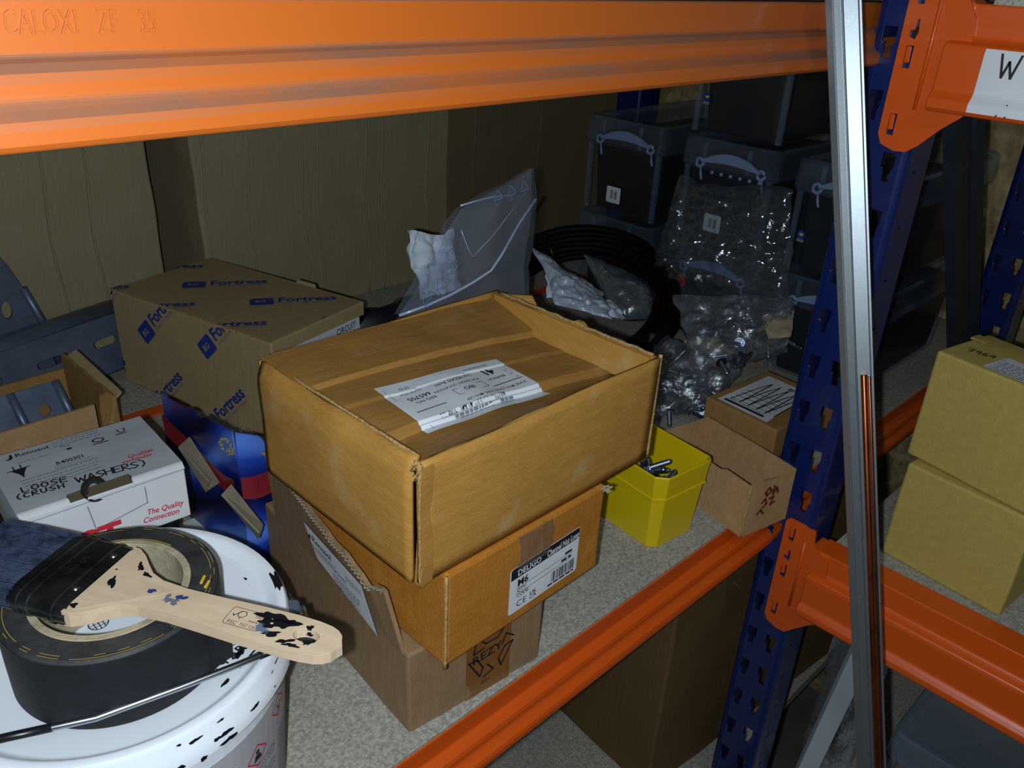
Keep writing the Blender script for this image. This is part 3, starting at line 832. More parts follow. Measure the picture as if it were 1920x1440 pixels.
fw.grid(lambda u, v: hfix(u*L, -.0022*bul(u, v), v*(H-.0005*(1-math.cos(u*9)))), 20, 10)
fw.build('front_wall', 'hero', t, solid=.0030, fixn=False, off=0, smooth=True)
fw = MB(); fw.grid(lambda u, v: hfix(u*L, W, v*H), 16, 6); fw.build('rear_wall', 'hero', t, solid=.0030, fixn=False, off=0, smooth=True)
lw_ = MB(); zz_ = [0, .08, .2, .35, .5, .65, .8, .9, .96, 1]
def leftwall(u, v):
    y = .004+u*(W-.006)
    z = v*(H+.001)
    x = -.0042*bul(u, v*.9)
    if v > .80: x += .0055*((v-.80)/.20)**2      # rounded shoulder
    x -= .004*u*(v > .5)*(v-.5)
    if v > .3: x -= .0012*math.sin(u*16)*(v-.3)
    return (x, y, z-.002*((v > .9)*abs(math.sin(u*7))))
lw_.grid(leftwall, 24, 16)
lw_.build('left_wall', 'hero', t, solid=.0030, fixn=False, smooth=True)
rw = MB()
def rightwall(u, v):
    y = u*W; z = v*(H-.0015+.003*noise.noise(Vector((u*7, 2, 0)))*(v > .9)+.0035*(abs(u-.45) < .025)*(v > .9))
    return (L-.001+.002*math.sin(u*5)*v, y, z)
rw.grid(rightwall, 30, 12)
rw.build('right_wall', 'hero', t, solid=.0034, fixn=False, off=0)
MB().grid(lambda u, v: (u*L, v*W, .001), 2, 2).build('bottom', 'hero', t, solid=.002)
# top flaps
def flap(name, w0, w1, lift0=0, n=10, mt='herotop', u1=None):
    mb = MB()
    mb.grid(lambda u, v: (.002+u*(L-.0055), w0+v*(w1-w0), htop(u*L, w0+v*(w1-w0))), 28, n)
    return mb.build(name, mt, t, solid=.0022, fixn=False, off=-1)
flap('back_flap', .1192, W-.001)
flap('centre_flap', .0852, .1200)
flap('centre_flap', .0462, .0860)
flap('front_flap', .0005, .0470, n=14)
# right-wall liner: the paler inner face with its fold
mb = MB(); mb.grid(lambda u, v: (L-.0045-.004*(1-v), .004+u*(W-.008), H-.024+v*.0225), 20, 4)
mb.build('inner_flap', 'hero', t, solid=.0015, fixn=False)
# rear tab sticking out
MB().prism([(0, 0), (.034, .004), (.040, -.004), (.036, -.016), (.006, -.014)], lambda a, b: (L+.004+a*.30, W-.004-a*.75, H-.004+b), lambda a, b: (L+.006+a*.30, W-.002-a*.75, H-.004+b)).build('rear_tab', 'hero', t, bevel=.0004)
# squashed front corner: folded strip with cracked seam
cs = MB()
def strip_(u, v):
    z = v*(H-.003)
    return (-.0010+u*.0105+.0012*noise.noise(Vector((v*9, u, 4)))*(1-u), -.0034-.0008*math.sin(v*8)+.0015*u, z)
cs.grid(strip_, 4, 24)
cs.build('corner_strip', 'hero', t, solid=.0016, fixn=False)
ce = MB()
for i in range(7):
    y = -.002+i*.0009
    ce.tube([(-.001+.0012*math.sin(i*2)+.0016*math.sin(k_*1.1+i), y+.001*math.sin(k_*.8+i), H-.012+k_*.0016) for k_ in range(9)], .0006, 4)
ce.tube([(-.0016+.0013*noise.noise(Vector((q*.9, 0, 0))), -.0030, q*(H-.004)/16) for q in range(17)], .0007, 5)
ce.tube([(L+.001+.001*noise.noise(Vector((q, 5, 0))), -.001, q*(H+.001)/12) for q in range(13)], .0016, 5)
ce.tube([(.004+.0012*noise.noise(Vector((q*.8, 0, 3))), .004+q*(W-.01)/20, H+.0005) for q in range(21)], .0012, 5)
ce.tube([(L-.001, .004+q*(W-.01)/20, H-.0005+.0012*noise.noise(Vector((q*.8, 3, 3)))) for q in range(21)], .0013, 5)
ce.build('worn_edges', 'edge', t, fixn=False, smooth=True)
# delivery label: draped over the flaps, read from the far side
def hlab(a, b): return max(htop(a, b+d) for d in (-.003, -.0015, 0, .0015, .003))
tf = Frame((0, 0, 0), (1, 0, 0), (0, 1, 0), warp=hlab)
lx0, lx1, ly0, ly1 = .0345, .1445, .0330, .0955
mb = MB(); mb.grid(lambda u, v: tf.at(lx0+u*(lx1-lx0)+v*.005, ly0+v*(ly1-ly0)-u*.004, .0009), 40, 40)
lb = mb.build('delivery_label', 'paper', t, fixn=False)
lb['label'] = 'white delivery label stuck upside down across the flaps'
rf = Frame((0, 0, 0), (-1, 0, 0), (0, -1, 0), warp=lambda a, b: hlab(-a, -b))
ik = Ink(rf, .0013); lx1 += .002; R_ = -lx1; T = -ly1   # reading corner: right end, far side; text up runs towards the viewer
def lt(s, a, b, size, **k): ik.text(s, R_+a, -ly0-.003-b, size, rot=.036, **k)
def lt2(s, a, b, size, **k): ik.text(s, -lx1+a, -ly1+b, size, rot=.036, **k)
lt2('BRANCH:', .012, .0280, .0042, bold=.01)
lt2('41', .014, .0150, .0115, bold=.035)
lt2('Northampton', .012, .0085, .0042)
lt2('PUT AWAY LOCATION:', .034, .0235, .0040, bold=.008)
lt2('Loc 05D03 Auto', .035, .0160, .0050, bold=.012)
lt2('REQ NO:', .078, .0290, .0045, bold=.008)
lt2('665705', .078, .0220, .0066, bold=.015)
lt2('01/08/2024', .079, .0140, .0040); lt2('07:43', .085, .0085, .0040)
lt2('IBO', .046, .0320, .0062, bold=.012)
for q in (((.036, .0295), (.064, .0305)), ((.064, .0305), (.064, .0390)), ((.064, .039), (.036, .038)), ((.036, .038), (.036, .0295))):
    ik.line([(-lx1+a, -ly1+b) for a, b in q], .0005)
ik.line([(-lx1+.004, -ly1+.0385), (-lx1+.104, -ly1+.0425)], .0009)
ik.line([(-lx1+.1045, -ly1+.006), (-lx1+.1045, -ly1+.0600)], .0003)
lt2('ZONE M10 LONG RAIL M10 LZP', .006, .0440, .0042, bold=.006)
lt2('NUT  E TO SUIT 41X41  4.00KGS', .034, .0500, .0042, bold=.006)
lt2('H', .0045, .0285, .0035); lt2('O', .0045, .0225, .0035); lt2('T', .0045, .0335, .0035)
ik.build('ink', lb)
ik = Ink(rf, .0013); ik.lines_of_text(-lx1+.030, -ly1+.0575, .055, 2, .0022, .0011, 3); ik.mb.build('small_print', 'greyink', lb, fixn=False)

# ------------------------------------------------------------------ printed blue-on-brown carton behind
t = thing('cardboard_box', 'brown box printed all over with blue logos and lettering, white sticker on its side', 'box', (-.3694, .4216, 0), .2573)
L, W, H = .1529, .2623, .1225
crate(L, W, H, 'kraft', t, amp=.0008, seed=8)
PER, ROW, A45 = .160, .0670, PI/4
def pattern(face, rot, clip, ox, oy, n=5):
    fr = box_frame(L, W, H, face, warp=lambda a, b: .0004)
    ik = Ink(fr, .0005); ik.clip = clip; ik2 = Ink(fr, .0008); ik2.clip = clip
    c, s_ = math.cos(rot), math.sin(rot)
    for r in range(-n, n+1):
        for k in range(-3, 4):
            a = k*PER+(r % 2)*PER*.5; b = r*ROW
            x, y = ox+a*c-b*s_, oy+a*s_+b*c
            if not (-.2 < x < .35 and -.2 < y < .35): continue
            def T(u, v): return (x+u*c-v*s_, y+u*s_+v*c)
            q = T(.013, .0075); ik.rrect(q[0], q[1], .027, .0215, .003, rot)
            q = T(.0055, .0045); ik2.text('BG', q[0], q[1], .0098, rot=rot, bold=.01)
            q = T(.031, .0040); ik.text('Fortress', q[0], q[1], .0205, rot=rot, bold=.03, sx=.98)
            q = T(.034, -.0025); ik.text('CIRCUIT PROTECTION', q[0], q[1], .0048, rot=rot, spacing=1.25)
    ik.build('blueink', t, 'printed_pattern'); ik2.build('kraft', t, 'printed_initials')
pattern('left', A45, (0.001, .001, W-.001, H-.001), .054, .0675)
pattern('top', -A45, (.001, .001, L-.001, W-.001), .0537, .1995)
pattern('front', A45, (.001, .001, L-.001, H-.001), .03, .02)
ff = box_frame(L, W, H, 'front', warp=lambda a, b: .0010)
s_ = Ink(ff, .0005); s_.poly([(.006, .050), (.142, .050), (.142, .107), (.006, .107)]); st = s_.build('paper', t, 'sticker')
st['label'] = 'white sticker with black lettering'
ik = Ink(ff, .0009); ik.text('Fortress', .034, .0840, .0200, bold=.05, sx=.86); ik.text('CIRCUIT', .100, .0962, .0110, bold=.01, sx=.80); ik.text('PROTECTION', .100, .0850, .0110, bold=.01, sx=.70)
ik.frame_rect(.010, .082, .030, .099, .0016); ik.text('BG', .0125, .0870, .0110, bold=.03, sx=.85)
ik.build('ink', st)
MB().prism([(0, 0), (.003, .006), (.030, .006), (.034, 0)], lambda a, b: (L-.002, .075+a, H-.002+b), lambda a, b: (L, .075+a, H-.002+b)).build('lock_tab', 'kraft', t)
MB().tube([(.001*noise.noise(Vector((q, 0, 0))), q*W/20, H) for q in range(21)], .0009, 5).build('worn_edge', 'edge', t, fixn=False)

# ------------------------------------------------------------------ washers box on a black roll
t = thing('tape_roll', 'black roll under the white washers box, mostly hidden', 'tape', (-.6200, .2550, 0))
MB().lathe([(.020, 0), (.058, 0), (.0605, .004), (.0605, .112), (.057, .1195), (.020, .1195), (.020, 0)], 48).build('roll', 'blacktape', t, smooth=True)
MB().lathe([(.018, .001), (.0205, .001), (.0205, .1200), (.018, .1200), (.018, .001)], 32).build('core', 'core', t)
t = thing('carton', 'white flat carton with handwriting and a grey printed lid, left of the photo', 'box', (-.6763, .1965, .1208), -.0582)
L, W, H = .1068, .0866, .0452
crate(L, W, H-.003, 'whitecard', t, amp=.0005, seed=11, bevel=.001)
mb = MB(); mb.grid(lambda u, v: (-.0006+u*(L+.0012), .004+v*(W-.0035), H-.0012+wob((u, v, 0), .0008, 3, 2)), 20, 16)
lid = mb.build('lid', 'greycard', t, solid=.0014, fixn=False)
MB().grid(lambda u, v: (u*L, -.0004+.0055*v, H-.0040+.0030*math.sin(v*PI/2)), 12, 4).build('lid_fold', 'whitecard', t, solid=.001, fixn=False)
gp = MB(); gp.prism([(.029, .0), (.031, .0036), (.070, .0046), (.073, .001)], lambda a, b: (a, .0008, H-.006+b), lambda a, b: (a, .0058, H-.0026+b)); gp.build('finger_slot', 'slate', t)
ff = box_frame(L, W, H, 'front')
ik = Ink(ff, .0006); ik.line([(.040, .036), (.0425, .016), (.078, .0235), (.078, .0365)], .0007); ik.line([(0.0, .0385), (L, .0405)], .0005); ik.mb.build('tuck_flap_outline', 'greyink', t, fixn=False)
ik = Ink(ff, .0008)
ik.text('The Quality', .0760, .0135, .0064, rot=-.07, bold=.018, shear=.2, sx=.84); ik.text('Connection', .0725, .0078, .0064, rot=-.07, bold=.018, shear=.2, sx=.84)
ik.text('CT', .0265, .0012, .023, rot=.0, bold=.04, sx=1.05)
ik.build('redink', t, 'red_lettering')
tf = Frame((0, 0, H-.0012), (1, 0, 0), (0, 1, 0), warp=lambda a, b: wob((a/(L), b/(W), 0), .0008, 3, 2)+.0003)
ik = Ink(tf, .0004); ik.clip = (0.0008, .0045, L-.001, W-.001)
ik.text('Renusol', .0170, .0770, .0072, bold=.012, sx=.95)
ik.poly([(.0100, .0765), (.0130, .0775), (.0142, .0825), (.0156, .0825), (.0152, .0765), (.0130, .0750)])
ik.text('R400301', .0365, .0495, .0062, bold=.015, sx=.85)
ik.rect(.048, .0655, .0515, .0680)
ik.text('U', .0850, .0705, .0085, sx=1.1); ik.line([(.083, .0685), (.0905, .0690)], .0012)
ik.line([(.0665, .0695), (.0665, .0665), (.0685, .0650), (.0715, .0650), (.0735, .0665), (.0735, .0695), (.0700, .0710), (.0665, .0695)], .0011); ik.line([(.0650, .0625), (.0755, .0630)], .0012)
ik.poly([(.010, .0590), (.0195, .0590), (.0165, .0520), (.0150, .0460), (.0135, .0520)]); ik.line([(.0075, .0595), (.0215, .0595)], .0010)
ik.line([(.012, .0600), (.012, .0650)], .0008); ik.line([(.0165, .0600), (.0165, .0650)], .0008)
handwrite(ik, 'LOOSE', .0090, .0275, .0068, .0011, rot=-.09, gap=.26)
handwrite(ik, 'WASHERS)', .0405, .0190, .0080, .0011, rot=-.11, gap=.10)
handwrite(ik, '(CRUSH', .0045, .0208, .0058, .0011, rot=-.10, gap=.30)
ik.mb.build('lettering', 'ink', lid, fixn=False)
ik = Ink(tf, .0004); ik.lines_of_text(.012, .0420, .050, 4, .0042, .0011, 2); ik.lines_of_text(.034, .0470, .028, 2, .003, .001, 7); ik.lines_of_text(.042, .0825, .034, 3, .0036, .0011, 9)
ik.lines_of_text(.045, .0735, .008, 2, .002, .001, 8); ik.lines_of_text(.016, .0670, .022, 1, .002, .0009, 8)
ik.mb.build('small_print', 'greyink', lid, fixn=False)
ik = Ink(tf, .0005); ik.text('Qualität', .0785, .0300, .0066, rot=-.03, bold=.015, shear=.2, sx=.82); ik.text('verbinder', .0725, .0245, .0066, rot=-.04, bold=.015, shear=.2, sx=.82)
ik.mb.build('red_lettering', 'redink', lid, fixn=False)
t = thing('washer', 'dark metal washer poking out of the white carton\'s finger slot', 'washer', (-.6290, .1985, .1650), 0, None, (1.05, .12, .1))
mb = MB(); mb.lathe([(.0042, 0), (.0078, 0), (.0078, .0012), (.0042, .0012), (.0042, 0)], 28); mb.build('ring', 'ferrule', t, bevel=.0002)
MB().lathe([(.0070, -.0002), (.0086, -.0002), (.0086, .0016), (.0070, .0016), (.0070, -.0002)], 28).build('rubber_rim', 'black', t)

# ------------------------------------------------------------------ paint bucket
BX, BY, BR, BZ = -.6640, .0860, .0975, .1430
t = thing('paint_bucket', 'round white paint bucket with black paint smears, bottom left', 'bucket', (BX, BY, 0))
MB().lathe([(0, 0), (BR*.86, 0), (BR*.875, .003), (BR*.95, .112), (BR*.95, .118), (BR*.90, .118), (BR*.83, .004), (0, .004)], 72).build('body', 'white', t, smooth=False, bevel=.0008)
zl = BZ-.0072
lid = MB().lathe([(0, zl), (BR*.60, zl), (BR*.62, zl+.0008), (BR*.86, zl+.0008), (BR*.895, zl+.0022), (BR*.925, BZ-.0012), (BR*.95, BZ), (BR*.985, BZ-.0004), (BR*1.0, BZ-.003), (BR*1.003, BZ-.010), (BR*1.018, BZ-.0125),
     (BR*1.020, BZ-.0225), (BR*.995, BZ-.0235), (BR*.985, BZ-.0120), (BR*.955, BZ-.0110), (BR*.955, BZ-.004), (BR*.86, zl-.0014), (0, zl-.0016)], 96).build('lid', 'white', t, smooth=True)
lid.modifiers.new('split', 'EDGE_SPLIT').split_angle = .6
lf = Frame((0, 0, zl), (1, 0, 0), (0, 1, 0)); 
ik = Ink(lf, .0012)
def pol(r, a, *rest): return (r*math.cos(a), r*math.sin(a))
for i, (a, r, rx, ry) in enumerate([(1.15, .083, .004, .0012), (.62, .080, .0012, .003), (-.05, .080, .0016, .0008), (1.0, .045, .001, .0007), (-.9, .075, .006, .0022), (-.75, .083, .004, .0014), (-1.2, .080, .004, .001), (1.6, .078, .003, .002)]):
    x, y = pol(r, a); ik.blob(x, y, rx, ry, i, rot=a+PI/2)
ik.mb.build('paint_smear', 'blackpaint', lid, fixn=False)
# printing by the lid's near edge
ik = Ink(lf, .0013)
ik.frame_rect(.030, -.066, .062, -.052, .0006)
for x in range(5): ik.blob(.034+x*.006, -.060+.002*(x % 2), .0022, .0016, 40+x)
ik.line([(.040, -.070), (.052, -.064), (.060, -.063)], .0012); ik.text('PARK', .036, -.0630, .0085, rot=.25, bold=.02)
ik.line([(.0, -.02), (.006, -.014)], .0009)
# small globe mark seen through the tape roll's hole
cx, cy = -.004, .016
ik.line([(cx+.0055*math.cos(a*PI/8), cy+.0055*math.sin(a*PI/8)) for a in range(17)], .0006)
for q in (-.0025, 0, .0025): ik.line([(cx-.005, cy+q), (cx+.005, cy+q)], .0005); ik.line([(cx+q, cy-.005), (cx+q, cy+.005)], .0005)
ik.mb.build('lid_print', 'ink', lid, fixn=False)
sm = MB()
class Cyl:
    """frame wrapped round a cylinder (slightly conical): a = angle*radius, b = height"""
    def __init__(s, R, k=0): s.R = R; s.k = k
    def at(s, a, b, h=0):
        r = s.R+s.k*b+h; g = a/s.R
        return Vector((r*math.cos(g), r*math.sin(g), b))
rim = Ink(Cyl(BR*1.020), .0006)
rd = random.Random(5)
for i in range(22):
    g = rd.uniform(-1.9, .5); rim.blob(g*BR*1.02, BZ-.0175+rd.uniform(-.004, .004), rd.uniform(.001, .005), rd.uniform(.0006, .0018), 100+i)
rim.blob(-.28*BR, BZ-.016, .006, .004, 77)
rim.mb.build('rim_smear', 'blackpaint', lid, fixn=False)
up = Ink(Cyl(BR*1.0035), .0005)
for i in range(14):
    g = rd.uniform(-1.8, .7); up.blob(g*BR, BZ-.0065+rd.uniform(-.002, .002), rd.uniform(.001, .004), rd.uniform(.0005, .0014), 200+i)
up.mb.build('rim_smear', 'blackpaint', lid, fixn=False)
tp = MB()
tp.grid(lambda u, v: (lambda g, r: (r*math.cos(g), r*math.sin(g), BZ+.0004-.004*max(0, (r/BR-.985))/.015*0))(-.36+u*.17+.03*math.sin(v*9), BR*(.935+.05*v)), 6, 4)
tp.build('rim_smear', 'blackpaint', lid, fixn=False)
# wrap label on the body
bl = Cyl(BR*.8735, .00000)
class Cone(Cyl):
    def at(s, a, b, h=0):
        r = BR*(.875+.075*min(1, b/.112))+h; g = a/s.R
        return Vector((r*math.cos(g), r*math.sin(g), b))
cn = Cone(BR*.93)
lg = Ink(cn, .0005)
for i in range(30):
    a0 = -2.15+i*.0667; lg.poly([(a0*BR*.93, .006), ((a0+.0667)*BR*.93, .006), ((a0+.0667)*BR*.93, .104), (a0*BR*.93, .104)])
wl = lg.mb.build('wrap_label', 'dulllabel', t, fixn=False)
ik = Ink(cn, .0009)
k9 = BR*.93
for c0 in (-2.1, -1.70, -1.28, -.86): ik.lines_of_text(c0*k9, .070, .034, 24, .0030, .0012, int(c0*10))
ik.line([(-1.33*k9, .008), (-1.33*k9, .086)], .0004); ik.line([(-1.30*k9, .008), (-1.30*k9, .086)], .0004)
ik.mb.build('small_print', 'greyink', wl, fixn=False)
ik = Ink(cn, .0012)
for g, z in ((-1.14, .080), (-.86, .094)):
    x = g*k9; r = .0085
    ik.line([(x+r, z), (x, z+r), (x-r, z), (x, z-r), (x+r, z)], .0010)
ik.mb.build('hazard_diamonds', 'redink', wl, fixn=False)
ik = Ink(cn, .0012)
x = -1.14*k9; z = .080
ik.blob(x, z+.003, .0016, .0016, 1, amp=0.05); ik.poly([(x-.0035, z-.004), (x+.0035, z-.004), (x+.002, z+.001), (x-.002, z+.001)])
x = -.86*k9; z = .094; ik.line([(x-.002, z+.001), (x, z-.003), (x+.002, z+.002)], .0008); ik.line([(x-.003, z-.004), (x+.003, z-.004)], .0006)
ik.line([(-.47*k9, .004), (-.46*k9, .06), (-.465*k9, .112)], .0022); ik.line([(-.40*k9, .03), (-.37*k9, .08), (-.40*k9, .112)], .0012)
ik.mb.build('drips_and_symbols', 'ink', wl, fixn=False)
# wire bail lying over the lid, with its ear
g0 = .05
ga = -.45
e_ = Vector((math.cos(ga), math.sin(ga), 0)); e2 = Vector((-math.sin(ga), math.cos(ga), 0)); zv = Vector((0, 0, 1))
ear = MB(); ear.hexa([e_*(BR*1.0)-e2*.008+zv*(BZ-.026), e_*(BR*1.07)-e2*.006+zv*(BZ-.026), e_*(BR*1.07)+e2*.006+zv*(BZ-.026), e_*(BR*1.0)+e2*.008+zv*(BZ-.026),
    e_*(BR*1.0)-e2*.008+zv*(BZ-.008), e_*(BR*1.07)-e2*.006+zv*(BZ-.008), e_*(BR*1.07)+e2*.006+zv*(BZ-.008), e_*(BR*1.0)+e2*.008+zv*(BZ-.008)])
ear.build('ear', 'galv', t, bevel=.002)
wire = [e_*BR*1.09+zv*(BZ-.015), e_*BR*1.08-e2*.006+zv*(BZ-.006), Vector((.0850, -.0640, BZ+.0015)), Vector((.0700, -.0755, BZ+.0040)), Vector((.0534, -.0810, BZ+.0055)), Vector((.0331, -.0790, BZ+.0065)), Vector((.0050, -.0740, BZ+.0068)),
        Vector((-.0343, -.0652, BZ+.0066)), Vector((-.0701, -.0481, BZ+.0060)), Vector((-.1000, -.0320, BZ+.0030)), Vector((-.1110, -.0080, BZ-.0100))]
MB().tube(wire, .0019, 10).build('wire_handle', 'steel', t, smooth=True)
MB().tube([wire[3]*.5+wire[4]*.5, wire[4], wire[4]*.7+wire[5]*.3], .0023, 10).build('handle_paint', 'blackpaint', t, smooth=True)
MB().tube([wire[7]*.5+wire[8]*.5, wire[8], wire[9]], .0022, 10).build('handle_paint', 'blackpaint', t, smooth=True)

# ------------------------------------------------------------------ tape roll on the bucket lid
TZ = zl+.0010
t = thing('tape_roll', 'thick black cloth tape roll with pale core lying on the bucket lid', 'tape', (-.6660, .0700, TZ))
TR, TI, TH = .0555, .0405, .0470
MB().lathe([(TI, 0), (TR-.0015, 0), (TR, .0015), (TR, TH-.0015), (TR-.0015, TH), (TI, TH), (TI, 0)], 96).build('tape', 'tapetop', t, smooth=True).modifiers.new('split', 'EDGE_SPLIT').split_angle = .7
MB().lathe([(TR+.0002, .002), (TR+.0004, TH/2), (TR+.0002, TH-.002)], 96).build('outer_wrap', 'blacktape', t, smooth=True)
MB().lathe([(TI-.0035, -.0003), (TI+.0006, -.0003), (TI+.0006, TH+.0005), (TI-.0035, TH+.0005), (TI-.0035, -.0003)], 72).build('core', 'core', t, smooth=False, bevel=.0004)
th = MB()
rd = random.Random(3)
for r in (TI+.0011, TI+.0014, TR-.0040, TR-.0022):
    for k in range(60):
        if r > TI+.002 and rd.random() < .45: continue
        if r < TI+.002 and not (.3 < k/60*2*PI < 2.6): continue
        a = k/60*2*PI
        th.grid(lambda u, v: ((r+v*.00022)*math.cos(a+u*.105), (r+v*.00022)*math.sin(a+u*.105), TH+.0003), 2, 1)
for j, (a, r, l) in enumerate(((-.62, TR-.008, .012), (-.70, TR-.005, .010))):
    th.tube([((r)*math.cos(a-l*4), r*math.sin(a-l*4), TH+.0006), ((r+.001)*math.cos(a+l*6), (r+.001)*math.sin(a+l*6), TH+.0008)], .0008, 5)
th.build('yellow_threads', 'yellowthread', t, fixn=False)
tl = MB(); tl.grid(lambda u, v: ((TR+.0006+.006*u*u)*math.cos(-1.02+u*.22), (TR+.0006+.006*u*u)*math.sin(-1.02+u*.22), .001+v*(TH-.004)), 8, 2)
tl.build('loose_end', 'blacktape', t, solid=.0004, fixn=False)

# ------------------------------------------------------------------ paint brush across the tape roll
bz = TZ+TH+.0085
tipP = Vector((-.6050, -.0580, 0)); hd = Vector((-.6720, .0635, 0)); dv = (tipP-hd).normalized()
ang = math.atan2(dv.y, dv.x)
t = thing('paint_brush', 'flat paint brush with bare wooden handle and steel ferrule lying across the tape', 'brush', (hd.x, hd.y, bz), 0, None, (0, .012, ang))
LH = (tipP-hd).length
# local: +x towards the handle's tip, y across
prof = [(0.0, .0275), (.004, .0272), (.010, .0235), (.016, .0180), (.022, .0132), (.030, .0104), (.045, .0094), (.065, .0100), (.085, .0112), (.105, .0119), (.118, .0115), (.125, .0104), (.129, .0088), (.132, .0062), (.1332, .0032)]
prof = [(a*LH/.1335, b) for a, b in prof]
outer = [(a, b) for a, b in prof]+[(prof[-1][0]+.0018, 0.0)]+[(a, -b) for a, b in prof[::-1]]
hx = .1160*LH/.1335
hole = [(hx+.0070*math.cos(k*PI/8), .0004+.0046*math.sin(k*PI/8)) for k in range(16)]
def htp(x): return .0056-.0010*min(1, max(0, x/.030))
def hbt(x): return -.0040+.0014*min(1, max(0, x/.034))+.0012*min(1, max(0, (x-.07)/.04))
hm = plate(outer[::-1], [hole], Frame((0, 0, .0062), (1, 0, 0), (0, 1, 0)), .0124)
hm.v = [(x, y, htp(x) if z > 0 else hbt(x)) for x, y, z in hm.v]
hn = hm.build('handle', 'wood', t, merge=True, bevel=.0024, seg=4)
HF = Frame((0, 0, 0), (1, 0, 0), (0, 1, 0), warp=lambda a, b: htp(a))
ik = Ink(HF, .0004)
for i, (x, y, rx, ry, ro) in enumerate([(.100, .0060, .008, .0030, 0), (.107, .0035, .006, .0035, .3), (.098, .001, .004, .003, .2), (.104, -.0050, .005, .0016, .2), (.113, -.0070, .004, .0014, .5), (.120, .0052, .0014, .0022, .4),
    (.122, .0010, .0016, .0012, 0), (.124, -.004, .0030, .0015, .8), (.0085, -.0010, .0020, .0040, .3), (.117, -.0085, .0040, .0012, .2), (.003, -.022, .0014, .0022, 0), (.014, .0145, .003, .0016, -1.0), (.021, .0105, .003, .0012, -.5), (.0040, .0080, .0006, .0006, 0)]):
    ik.blob(x, y, rx, ry, i+3, rot=ro, n=22, amp=.5)
ik.mb.build('black_paint', 'blackpaint', hn, fixn=False)
ik = Ink(HF, .0004)
ik.blob(.0310, .0010, .0022, .0017, 2); ik.blob(.0480, .0020, .0030, .0018, 9, rot=.5, amp=.5)
ik.mb.build('blue_paint', 'bluepaint', hn, fixn=False)
ik = Ink(HF, .0004)
ik.blob(.0420, -.0010, .0018, .0030, 9, amp=.6); ik.blob(.0465, -.0020, .0030, .0018, 19, amp=.6); ik.blob(.098, -.0035, .0040, .0024, 29, amp=.6)
ik.mb.build('grey_paint', 'bluegreypaint', hn, fixn=False)
# printed certification mark, read from the ferrule towards the tip
ik = Ink(HF, .0003)
ik.line([(.0770, -.0052), (.0770, .0048), (.0782, .0060), (.0970, .0060)], .0003); ik.line([(.0770, -.0052), (.0782, -.0062), (.0960, -.0062)], .0003)
ik.text('FSC', .0790, -.0055, .0034); ik.text('100%', .0905, .0020, .0028); ik.text('www.fsc.org', .0890, -.0015, .0024); ik.text('FSC C021280', .0862, -.0052, .0026)
ik.line([(.0790, .0015), (.0800, .0000), (.0825, .0040)], .0005)
ik.line([(.0825, .0000), (.0815, .0022), (.0830, .0042), (.0850, .0042), (.0862, .0022), (.0850, .0002), (.0825, .0000)], .0004); ik.line([(.0838, .0), (.0838, -.0014)], .0004)
ik.mb.build('printed_mark', 'ink', hn, fixn=False)
fe = MB()
def oval(x, hy, hz_):
    out = []
    for k in range(32):
        a = 2*PI*k/32; c, s_ = math.cos(a), math.sin(a); e = .32
        out.append((x, hy*math.copysign(abs(c)**e, c), hz_*math.copysign(abs(s_)**.8, s_)))
    return out
xs = [(.0015, .0280, .0078), (-.006, .0282, .0080), (-.0065, .0288, .0086), (-.0085, .0288, .0086), (-.009, .0282, .0080), (-.021, .0282, .0078), (-.0215, .0288, .0084), (-.0235, .0288, .0084), (-.024, .0282, .0078), (-.0275, .0282, .0078), (-.028, .0288, .0084), (-.030, .0288, .0084), (-.0305, .0280, .0076), (-.0345, .0278, .0074)]
rings = [oval(*q) for q in xs]; vs_ = [p for r in rings for p in r]; n_ = 32
fe.add(vs_, [(i*n_+j, i*n_+(j+1) % n_, (i+1)*n_+(j+1) % n_, (i+1)*n_+j) for i in range(len(xs)-1) for j in range(n_)])
fob = fe.build('ferrule', 'ferrule', t, smooth=True); fob.modifiers.new('split', 'EDGE_SPLIT').split_angle = .6
for y in (-.013, .015): MB().lathe([(0, .0088), (.0016, .0086), (.0022, .0076)], 14, (-.0035, y)).build('rivet', 'steel', fob, smooth=True)
ik = Ink(Frame((0, 0, .0081), (0, -1, 0), (1, 0, 0)), .0003); ik.text('50 mm', -.009, -.0160, .0055, bold=.01); ik.mb.build('embossed_size', 'steel', fob, fixn=False)
br = MB(); rd = random.Random(2)
for i in range(900):
    y0_ = rd.uniform(-.0262, .0262); z0_ = rd.uniform(-.0062, .0066)
    x1_ = -.085-rd.uniform(0, .006); k1 = 1.10+rd.uniform(-.04, .06)
    p0 = Vector((-.033, y0_, z0_)); p2 = Vector((x1_, y0_*k1, z0_*.55+rd.uniform(-.0008, .0008)-.003)); p1_ = (p0+p2)/2+Vector((0, rd.uniform(-.0006, .0006), .001))
    br.tube([p0, p1_, p2], [.00035, .00035, .0002], 3, caps=False)
bo = br.build('bristles', 'bristle', t, fixn=False); bo['kind'] = 'stuff'

